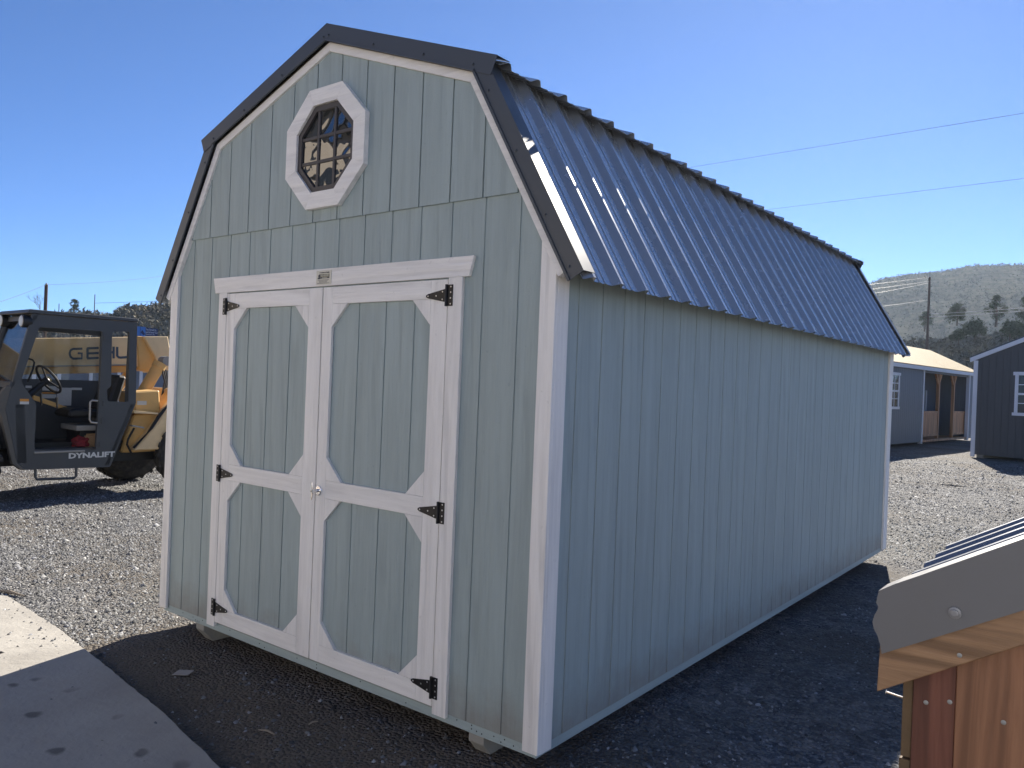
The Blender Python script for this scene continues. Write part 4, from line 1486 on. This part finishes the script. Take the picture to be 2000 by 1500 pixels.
for sg in (0, 1):
    f = lambda x, z: (x if not sg else WD - x, -.06, z)
    df.b(MB().prism([f(-.12, cz - .12 * slp - .02), f(WD / 2, rz - .02), f(WD / 2, rz + .11), f(-.12, cz - .12 * slp + .11)], (0, .04, 0)), 'rake_board', m_wht)
    df.b(MB().prism([f(-.14, cz - .14 * slp + .111), f(WD / 2, rz + .111), f(WD / 2, rz + .15), f(-.14, cz - .14 * slp + .15)], (0, 7.1, 0)), 'roof_slope', m_rake)
wx0 = df.p(1988, 770).x
window(df, wx0 + .02, wx0 + .75, df.p(1990, 806).z, df.p(1990, 733).z, 2, 4)
for k in range(3):
    df.b(MB().box(.1 + k * 1.9, .3 + k * 1.9, .1, 6.8, -.02, .1), 'skid', m_skid)

# grey storage shed behind the telehandler, and a pale one on the rise
bs = Frame(at_dist(-120, 740, 24), at_dist(330, 742, 27), name='storage_shed', label='pale grey storage shed glimpsed beneath the handler boom', cat='shed')
zt3 = bs.p(140, 716).z
bs.b(MB().box(0, 9.5, 0, 3, .1, zt3), 'wall', plain('grey_blue_siding', (.17, .20, .24), .6))
bs.b(MB().prism([(-.1, -.15, zt3), (-.1, 1.5, zt3 + .35), (-.1, 3.15, zt3)], (9.7, 0, 0)), 'roof', m_rake)
for px in (66, 115, 177, 232, 275):
    xx = bs.p(px, 735).x
    bs.b(MB().box(xx - .05, xx + .05, -.02, 0, .1, zt3 - .02), 'trim', m_wht)

# roadside sign beyond the boom
sg = Frame(at_dist(268.5, 655, 34), at_dist(309, 655, 34.6), name='billboard', label='blue advertising sign with white lettering behind the boom', cat='sign')
m_sb = plain('sign_blue', (.06, .20, .52), .5)
m_sn = plain('sign_navy', (.018, .028, .10), .5)
s_t, s_b = sg.p(290, 640.5).z, sg.p(290, 657).z - .2
xs1, xs2 = sg.p(283.3, 650).x, sg.p(308, 650).x
bdp = sg.b(MB().box(0, xs2, 0, .06, s_b, s_t), 'board', m_sn)
sg.b(MB().box(-.02, xs1, -.02, .0, s_b, s_t + .02), 'picture_panel', m_sb, bdp)
sg.b(MB().prism([(xs1 * .35, -.024, s_b + .32), (xs1 * .55, -.024, s_t - .1), (xs1 * .95, -.024, s_b + .28), (xs1 * .8, -.024, s_b + .22)], (0, .003, 0)), 'picture', m_sn, bdp)
sg.b(MB().box(xs1 * .28, xs1 * .32, -.026, -.0205, s_b, s_t), 'seam', m_sn, bdp)
wt = plain('sign_white', (.75, .77, .82), .5)
for (tx, z_, sz, w_) in (('You Served Us,', s_t - .105, .115, .42), ('Let Us Serve You!', s_t - .205, .115, .46), ('Veterans Service Office', s_t - .27, .06, .36)):
    text_mesh(tx, sz, 'lettering', wt, bdp, axes((xs1 + .03, -.004, z_), (1, 0, 0), (0, 0, 1)), width=w_ * (xs2 - xs1) / .5)
for xx in (.1, xs2 - .1):
    sg.b(MB().box(xx - .04, xx + .04, .07, .15, 0, s_t), 'post', m_skid)

# tan workshop across the yard: only its reflection shows, in the loft window
m_tanw = plain('tan_metal_wall', (.50, .43, .35), .6, var=.05)
tw = empty('workshop', (-7.6, -8.6, GZ), math.atan2(-.60, .80) + R(0), label='tan workshop reflected in the octagonal loft window', cat='building')
w0 = MB().box(-9, 9, -4, 0, 0, 7.1).build('wall', m_tanw, tw)
for k in range(5):
    MB().box(-8.2 + k * 3.6, -7.3 + k * 3.6, 0, .05, 4.9, 6.1).build('window', m_wglass, tw)
MB().prism([(-9.4, .5, 7.1), (-9.4, -2, 8.1), (-9.4, -4.5, 7.1)], (18.8, 0, 0)).build('roof', m_rake, tw)
wg = empty('bounce_wing', (7.2, 2.5, 0), R(36.9))  # unseen grey wing, added only to bounce sunlight onto the barn walls
wg.parent = tw
MB().box(4.5, 36, -6, 0, 0, 5.8).build('bounce_wall', plain('bounce_wall_grey', (.56, .57, .585), .7, var=.06), wg)
MB().prism([(4.2, .4, 5.8), (4.2, -3, 7.1), (4.2, -6.4, 5.8)], (32.1, 0, 0)).build('bounce_wall_roof', m_rake, wg)

# ------------------------------------------------------------------ hills
def hill_mat(name, a, b, shrub, sc):
    t = NT(name)
    v = t.coords('Object', rand=False)
    n1 = t.noise(v, sc * .12, 6, .6)
    n2 = t.noise(v, sc, 5, .7)
    c = t.mix(n1, a, b)
    c = t.mix(t.ramp(n2, [(.46, (0, 0, 0)), (.58, (.9, .9, .9))]), c, shrub)
    return t.out(c, .95, t.bump(n2, .3 / sc, .6), Specular_IOR_Level=0.0)


m_hill = hill_mat('hill_earth', (.19, .155, .115), (.27, .225, .165), (.10, .095, .07), .55)
m_mesa = hill_mat('mesa_earth', (.095, .09, .065), (.125, .115, .083), (.065, .068, .047), .14)


def fbm(x, y, f):
    return np.sin(x * f + 1.3) * np.cos(y * f * 1.1 + .7) + .5 * np.sin(x * f * 2.3 + y * f) * np.cos(y * f * 2.1 - .4) + .25 * np.sin(x * f * 5.1 - y * f * 3)


def hill(name, az0, az1, d0, dc, d1, skyline, mat, label, nz, nf, na=150, nr=60, step=None):
    az = np.radians(np.linspace(az0, az1, na))
    t = np.linspace(0, 1, nr)
    dd = np.where(t < .8, d0 + (dc - d0) * (t / .8), dc + (d1 - dc) * ((t - .8) / .2))
    A, D_ = np.meshgrid(az, dd)
    X = CAM_POS.x + D_ * np.sin(A); Y = CAM_POS.y + D_ * np.cos(A)
    sk = np.interp(np.degrees(A), [s[0] for s in skyline], [s[1] for s in skyline])
    H = np.tan(np.radians(sk)) * dc + CAM_POS.z - GZ
    u = np.clip((D_ - d0) / (dc - d0), 0, 1)
    s = u * u * (3 - 2 * u) if step is None else step(u)
    dn = np.clip((D_ - dc) / (d1 - dc), 0, 1)
    Z = GZ - 1 + (H + 1) * s * (1 - .35 * dn ** 2) + nz * fbm(X, Y, nf) * np.sin(np.pi * np.clip(u, 0, 1)) ** .7
    vs = np.stack([X, Y, Z], -1).reshape(-1, 3)
    i, j = np.meshgrid(np.arange(nr - 1), np.arange(na - 1), indexing='ij')
    fs = np.stack([i * na + j, i * na + j + 1, (i + 1) * na + j + 1, (i + 1) * na + j], -1).reshape(-1, 4)
    me = bpy.data.meshes.new(name)
    me.from_pydata(vs.tolist(), [], fs[:, ::-1].tolist())
    me.polygons.foreach_set('use_smooth', [True] * len(me.polygons))
    me.materials.append(mat); me.update()
    o = bpy.data.objects.new(name, me); COL.objects.link(o)
    tag(o, label, kind='structure')
    return X, Y, Z


HL = hill('hill', -100, -40, 50, 150, 230, [(-100, 1.2), (-71, 1.6), (-69.5, 2.0), (-68, 2.7), (-67, 2.95), (-66, 3.0), (-65, 2.9), (-64.2, 3.55), (-63, 3.75), (-61.5, 4.05), (-55, 4.4), (-40, 4)], m_hill, 'brush covered hillside behind the telescopic handler', 1.0, .09)
HM = hill('hill', -45, 14, 250, 620, 900, [(-45, 4), (-22, 5.3), (-15, 6.4), (-13.6, 7.2), (-12.8, 7.55), (-11, 7.85), (-9.5, 7.95), (-7.8, 8.2), (-5, 8.15), (-2, 7.9), (6, 7), (14, 5)], m_mesa, 'broad sage covered mesa rising behind the sheds', 5, .012, 200, 90)
HF = hill('hill', -40, 14, 62, 130, 200, [(-40, 1.5), (-15, 2.6), (-12.5, 3.1), (-10, 3.3), (-6, 3.6), (-2, 3.9), (6, 3.8), (14, 3)], m_hill, 'brushy bank at the foot of the mesa', 1.0, .08)

# shrubs: clumps of small faces, joined as stuff
def leaf_mat(name, a, b):
    t = NT(name)
    at = t.n('Attribute', attribute_name='Col')
    c = t.mix(at.outputs['Fac'], a, b)
    m = t.out(c, .9, Specular_IOR_Level=0.0)
    t.b.inputs['Subsurface Weight'].default_value = 0
    return m


m_sagel = leaf_mat('sagebrush_leaf', (.085, .082, .062), (.27, .25, .195))
m_junip = leaf_mat('juniper_leaf', (.06, .075, .045), (.12, .14, .085))
m_bark = plain('bark', (.12, .09, .065), .9, var=.25, vscale=6, bump=.01, bscale=20)


def leaf_cloud(centers, radii, per, size, flat=.75):
    """small triangles spread through lumpy crowns; returns vertices, faces, shade per vertex"""
    n = len(centers)
    C = np.repeat(np.asarray(centers), per, axis=0)
    Rr = np.repeat(np.asarray(radii), per)
    d = rng.normal(size=(n * per, 3)); d /= np.linalg.norm(d, axis=1)[:, None]
    q = rng.random(n * per) ** .45
    lump = 1 + .28 * np.sin(d[:, 0] * 5 + C[:, 0] * 3) * np.sin(d[:, 1] * 4.3 + C[:, 1] * 5) + .2 * np.sin(d[:, 2] * 6 + C[:, 0] * 7)
    P = C + d * (Rr * q * lump)[:, None] * np.array([1, 1, flat])
    s = (size * Rr)[:, None]
    a = rng.normal(size=P.shape) * s; b = rng.normal(size=P.shape) * s
    V = np.stack([P, P + a, P + b], 1).reshape(-1, 3)
    F = np.arange(len(V)).reshape(-1, 3)
    sh_ = np.repeat(np.clip(.5 + .22 * rng.normal(size=n * per) + .25 * np.repeat(rng.normal(size=n), per), 0, 1), 3)
    return V, F, sh_


def cloud_obj(name, V, F, sh_, mat, parent=None, **k):
    me = bpy.data.meshes.new(name)
    me.vertices.add(len(V)); me.vertices.foreach_set('co', V.reshape(-1))
    me.loops.add(F.size); me.loops.foreach_set('vertex_index', F.reshape(-1).astype(np.int32))
    me.polygons.add(len(F)); me.polygons.foreach_set('loop_start', np.arange(0, F.size, 3, dtype=np.int32))
    me.update(calc_edges=True)
    at = me.color_attributes.new('Col', 'FLOAT_COLOR', 'POINT')
    at.data.foreach_set('color', np.stack([sh_, sh_, sh_, np.ones_like(sh_)], -1).reshape(-1))
    me.materials.append(mat)
    o = bpy.data.objects.new(name, me); COL.objects.link(o)
    if parent: o.parent = parent
    return tag(o, **k)


def scatter(H, n, az0, az1, rmin, rmax, per, size, i0=.1, i1=.86):
    X, Y, Z = H
    nr, na = X.shape
    ii = rng.uniform(i0, i1, n) * (nr - 1); jj = rng.uniform(0, 1, n) * (na - 1)
    i_ = ii.astype(int); j_ = jj.astype(int)
    fi_, fj = ii - i_, jj - j_
    i2, j2 = np.minimum(i_ + 1, nr - 1), np.minimum(j_ + 1, na - 1)
    mixq = lambda Q: (Q[i_, j_] * (1 - fi_) * (1 - fj) + Q[i2, j_] * fi_ * (1 - fj) + Q[i_, j2] * (1 - fi_) * fj + Q[i2, j2] * fi_ * fj)
    c = np.stack([mixq(X), mixq(Y), mixq(Z)], -1)
    az = np.degrees(np.arctan2(c[:, 0] - CAM_POS.x, c[:, 1] - CAM_POS.y))
    k = (az > az0) & (az < az1)
    c = c[k]
    r = rng.uniform(rmin, rmax, len(c))
    c[:, 2] += r * .35
    return leaf_cloud(c, r, per, size)


cloud_obj('sagebrush', *scatter(HL, 16000, -74, -58, .35, .95, 20, .30), m_sagel, label='grey sagebrush covering the left hillside', cat='sagebrush', kind='stuff')
cloud_obj('sagebrush', *scatter(HF, 9000, -16, 2, .4, 1.3, 34, .27), m_sagel, label='grey sagebrush on the bank below the mesa', cat='sagebrush', kind='stuff')
cloud_obj('sagebrush', *scatter(HM, 26000, -16, 2, .6, 1.5, 6, .40, .12, .82), leaf_mat('mesa_scrub', (.055, .06, .04), (.11, .11, .08)), label='distant sagebrush dotting the mesa slope', cat='sagebrush', kind='stuff')


def tree(px, py_base, dist, h, w, label, lumps=26, per=120, mat=None):
    base = at_dist(px, py_base, dist)
    t = empty('juniper_tree', base, label=label, cat='tree')
    tr_ = MB()
    tr_.tube([(0, 0, -.6), (.03 * h, 0, h * .25), (0, .02 * h, h * .55), (.02 * h, 0, h * .9)], [.05 * h, .04 * h, .025 * h, .006 * h], 7)
    for k in range(6):
        a = random.uniform(0, 6.3); z = h * random.uniform(.2, .6)
        tr_.tube([(0, 0, z), (math.cos(a) * w * .25, math.sin(a) * w * .25, z + h * .1), (math.cos(a) * w * .42, math.sin(a) * w * .42, z + h * .22)], [.02 * h, .013 * h, .004 * h], 5)
    tr_.build('trunk', m_bark, t, smooth=True)
    cs, rs_ = [], []
    for k in range(lumps):
        z = random.uniform(.16, .97)
        ww = w * .5 * math.sin(math.pi * min(1, z * .9 + .12)) ** .8
        a = random.uniform(0, 6.3); q = random.random() ** .5
        cs.append((math.cos(a) * ww * q * .85, math.sin(a) * ww * q * .85, z * h)); rs_.append(w * random.uniform(.10, .2))
    V, F, s_ = leaf_cloud(cs, rs_, per, .20, .85)
    cloud_obj('crown', V, F, s_, mat or m_junip, t)


tree(144, 613, 160, 2.6, 2.0, 'small dark juniper on the skyline above the cab roof')
tree(1945, 630, 120, 3.5, 2.8, 'tall green juniper standing on the bank above gable shed')
tree(2001, 632, 118, 3.4, 2.4, 'green juniper cut off by the right edge of the photo')
tree(1869, 628, 125, 2.4, 3.0, 'low rounded juniper midway between pole and tall juniper')
tree(1806, 640, 140, 2.6, 2.4, 'hazy small juniper just left of the right pole')
for k, (px, py, d, h, w) in enumerate(((1905, 652, 100, 1.2, 3.6), (1972, 655, 98, 1.3, 4.0), (1872, 664, 100, .9, 2.2))):
    tree(px, py, d, h, w, ['wide green thicket below the tall juniper', 'wide green thicket above the gable shed roof', 'small low bush right of the pole foot'][k], 24, 120)
# bare leafless tree behind the cab roof
bt_ = at_dist(78, 616, 140)
bare = empty('bare_tree', bt_, label='leafless tree beside the left utility pole', cat='tree')
mb = MB()
def limb(p, d, L, r, n):
    q = p + d * L
    mb.tube([p, q], [r, r * .6], 4)
    if n:
        for k in range(3):
            d2 = (d + Vector((random.uniform(-.9, .9), random.uniform(-.9, .9), random.uniform(-.1, .5)))).normalized()
            limb(p.lerp(q, random.uniform(.5, 1)), d2, L * random.uniform(.55, .8), r * .6, n - 1)
limb(Vector((0, 0, -1)), Vector((0, 0, 1)), 2.0, .06, 4)
mb.build('branches', m_bark, bare)

# far pale house on the ridge
hs_ = Frame(at_dist(86, 615, 170), at_dist(143, 615, 172), name='ridge_house', label='low pale house on the ridge right of the left utility pole', cat='house')
L_ = hs_.p(143, 612).x
hz0 = hs_.p(110, 618).z; hz1 = hs_.p(110, 613).z; hz2 = hs_.p(125, 609).z
hs_.b(MB().box(0, L_, 0, 5, hz0 - 1.5, hz1), 'wall', plain('house_wall', (.55, .52, .48), .7))
hs_.b(MB().prism([(L_ * .5, -.2, hz1), (L_ * .99, -.2, hz1), (L_ * .72, -.2, hz2)], (0, 5.4, 0)), 'roof', plain('house_roof', (.5, .48, .46), .6))

# ------------------------------------------------------------------ utility poles and wires
m_pole = plain('pole_wood', (.10, .058, .038), .9, var=.25, vscale=3)
m_wire = plain('wire', (.10, .11, .12), .5, .3)
m_steelp = plain('pole_grey', (.16, .17, .19), .6)


def pole(px, py_top, dist, h, r, label, arms=(), mat=None):
    top = at_dist(px, py_top, dist)
    b = Vector((top.x, top.y, top.z - h))
    o = empty('utility_pole', b, label=label, cat='pole')
    MB().tube([(0, 0, 0), (0, 0, h)], [r, r * .72], 10).build('shaft', mat or m_pole, o, smooth=True)
    for z in arms:
        s = MB().lathe([(.05, -.1), (.07, 0), (.04, .12)], (0, 0, h - z), (0, 0, 1), 8).build('insulator', m_grey, o)
    return top


pl_l = pole(90.5, 556, 62, 11, .15, 'brown wooden utility pole behind the cab roof at left', (.0, 1.6))
pt_m = pole(115.5, 593, 120, 7, .07, 'short thin grey pole between the two taller left poles', (), m_steelp)
pt_r = pole(185.5, 575, 120, 8, .08, 'tall thin grey pole above the hill left of the barn', (), m_steelp)
pl_r = pole(1816, 541, 105, 13, .17, 'brown wooden utility pole above the porch shed roof', (.0, 1.0, 1.9))


def wire(p, q, sag, label, r=.018):
    p, q = Vector(p), Vector(q)
    pts = []
    for k in range(25):
        t = k / 24
        v = p.lerp(q, t)
        v.z -= sag * 4 * t * (1 - t)
        pts.append(v)
    o = MB().tube(pts, r, 5).build('overhead_wire', m_wire, None, smooth=True)
    tag(o, label, 'wire', 'overhead wires')


wire(at_dist(1250, 343, 75), at_dist(2300, 172, 40), .0, 'upper dark wire crossing the sky right of the roof', .010)
wire(at_dist(1420, 419, 80), at_dist(2300, 312, 44), .0, 'lower dark wire crossing the sky right of the roof', .010)
wire(at_dist(1816, 541.5, 105), at_dist(1650, 561, 95), .05, 'topmost wire running left from the right pole', .022)
wire(at_dist(1816, 549.5, 105), at_dist(1650, 571, 95), .05, 'second wire running left from the right pole', .022)
wire(at_dist(1815, 553, 105), at_dist(1650, 583, 95), .05, 'third wire running left from the right pole', .022)
wire(at_dist(1814, 586, 105), at_dist(1650, 607, 95), .05, 'lowest wire running left from the right pole', .022)
wire(at_dist(1814, 613, 105), at_dist(2150, 588, 60), .1, 'upper cable running right from the right pole', .022)
wire(at_dist(1814, 619, 105), at_dist(2150, 594, 60), .1, 'lower cable running right from the right pole', .022)
wire(at_dist(90.5, 556, 62), at_dist(-120, 626, 40), .1, 'wire running down left from the left pole', .012)
wire(at_dist(90.5, 556, 62), at_dist(420, 522, 75), .3, 'upper faint wire left of the barn roof', .010)
wire(at_dist(185.5, 592, 120), at_dist(420, 582, 130), .1, 'lower faint wire left of the barn roof', .022)

# small litter on the ground
sc = on_z(357, 1310, GZ + .0)
li = MB()
li.prism([(-.05, -.025, 0), (.045, -.03, .004), (.055, .025, .012), (-.035, .03, .008)], (0, 0, .003))
o = li.build('wood_scrap', plain('pale_scrap', (.30, .28, .26), .8), None, label='flat pale scrap lying on the shaded dirt before the door', cat='scrap')
o.location = (sc.x, sc.y, gh(np.array(sc.x), np.array(sc.y)) + .004)
o.rotation_euler = (0, 0, .6)
for k, (px, py, L, a) in enumerate(((612, 1412, .05, 1.4), (520, 1430, .10, .2), (18, 1157, .35, .25), (1860, 949, .5, .1))):
    p = on_z(px, py, GZ)
    st = MB().tube([(-L / 2, 0, .0), (0, .004, .006), (L / 2, 0, .002)], [.003, .005 + .01 * (k > 1), .003], 5).build('stick', plain('dry_stick', (.26, .22, .17), .8), None, cat='stick', label=['short pale stick on the dirt below the door gap', 'thin dry stick on the dirt before the left door', 'pale stick lying at the end of the concrete slab', 'pale stick lying on sunlit gravel before the sheds'][k])
    st.location = (p.x, p.y, float(gh(np.array(p.x), np.array(p.y))) + .012)
    st.rotation_euler = (0, 0, a)

# ------------------------------------------------------------------ thin backlit haze in the air
hm = bpy.data.materials.new('haze_air')
hm.use_nodes = True
hn = hm.node_tree
hn.nodes.remove(hn.nodes['Principled BSDF'])
pv = hn.nodes.new('ShaderNodeVolumePrincipled')
pv.inputs['Color'].default_value = (.66, .80, 1.0, 1)
pv.inputs['Density'].default_value = HAZE
pv.inputs['Anisotropy'].default_value = 0.45
hn.links.new(pv.outputs[0], hn.nodes['Material Output'].inputs['Volume'])
MB().box(-1000, 1000, -1000, 1000, -3, 106).build('haze', hm, None, kind='stuff', label='thin pale haze in the air over the yard and hills', cat='haze')
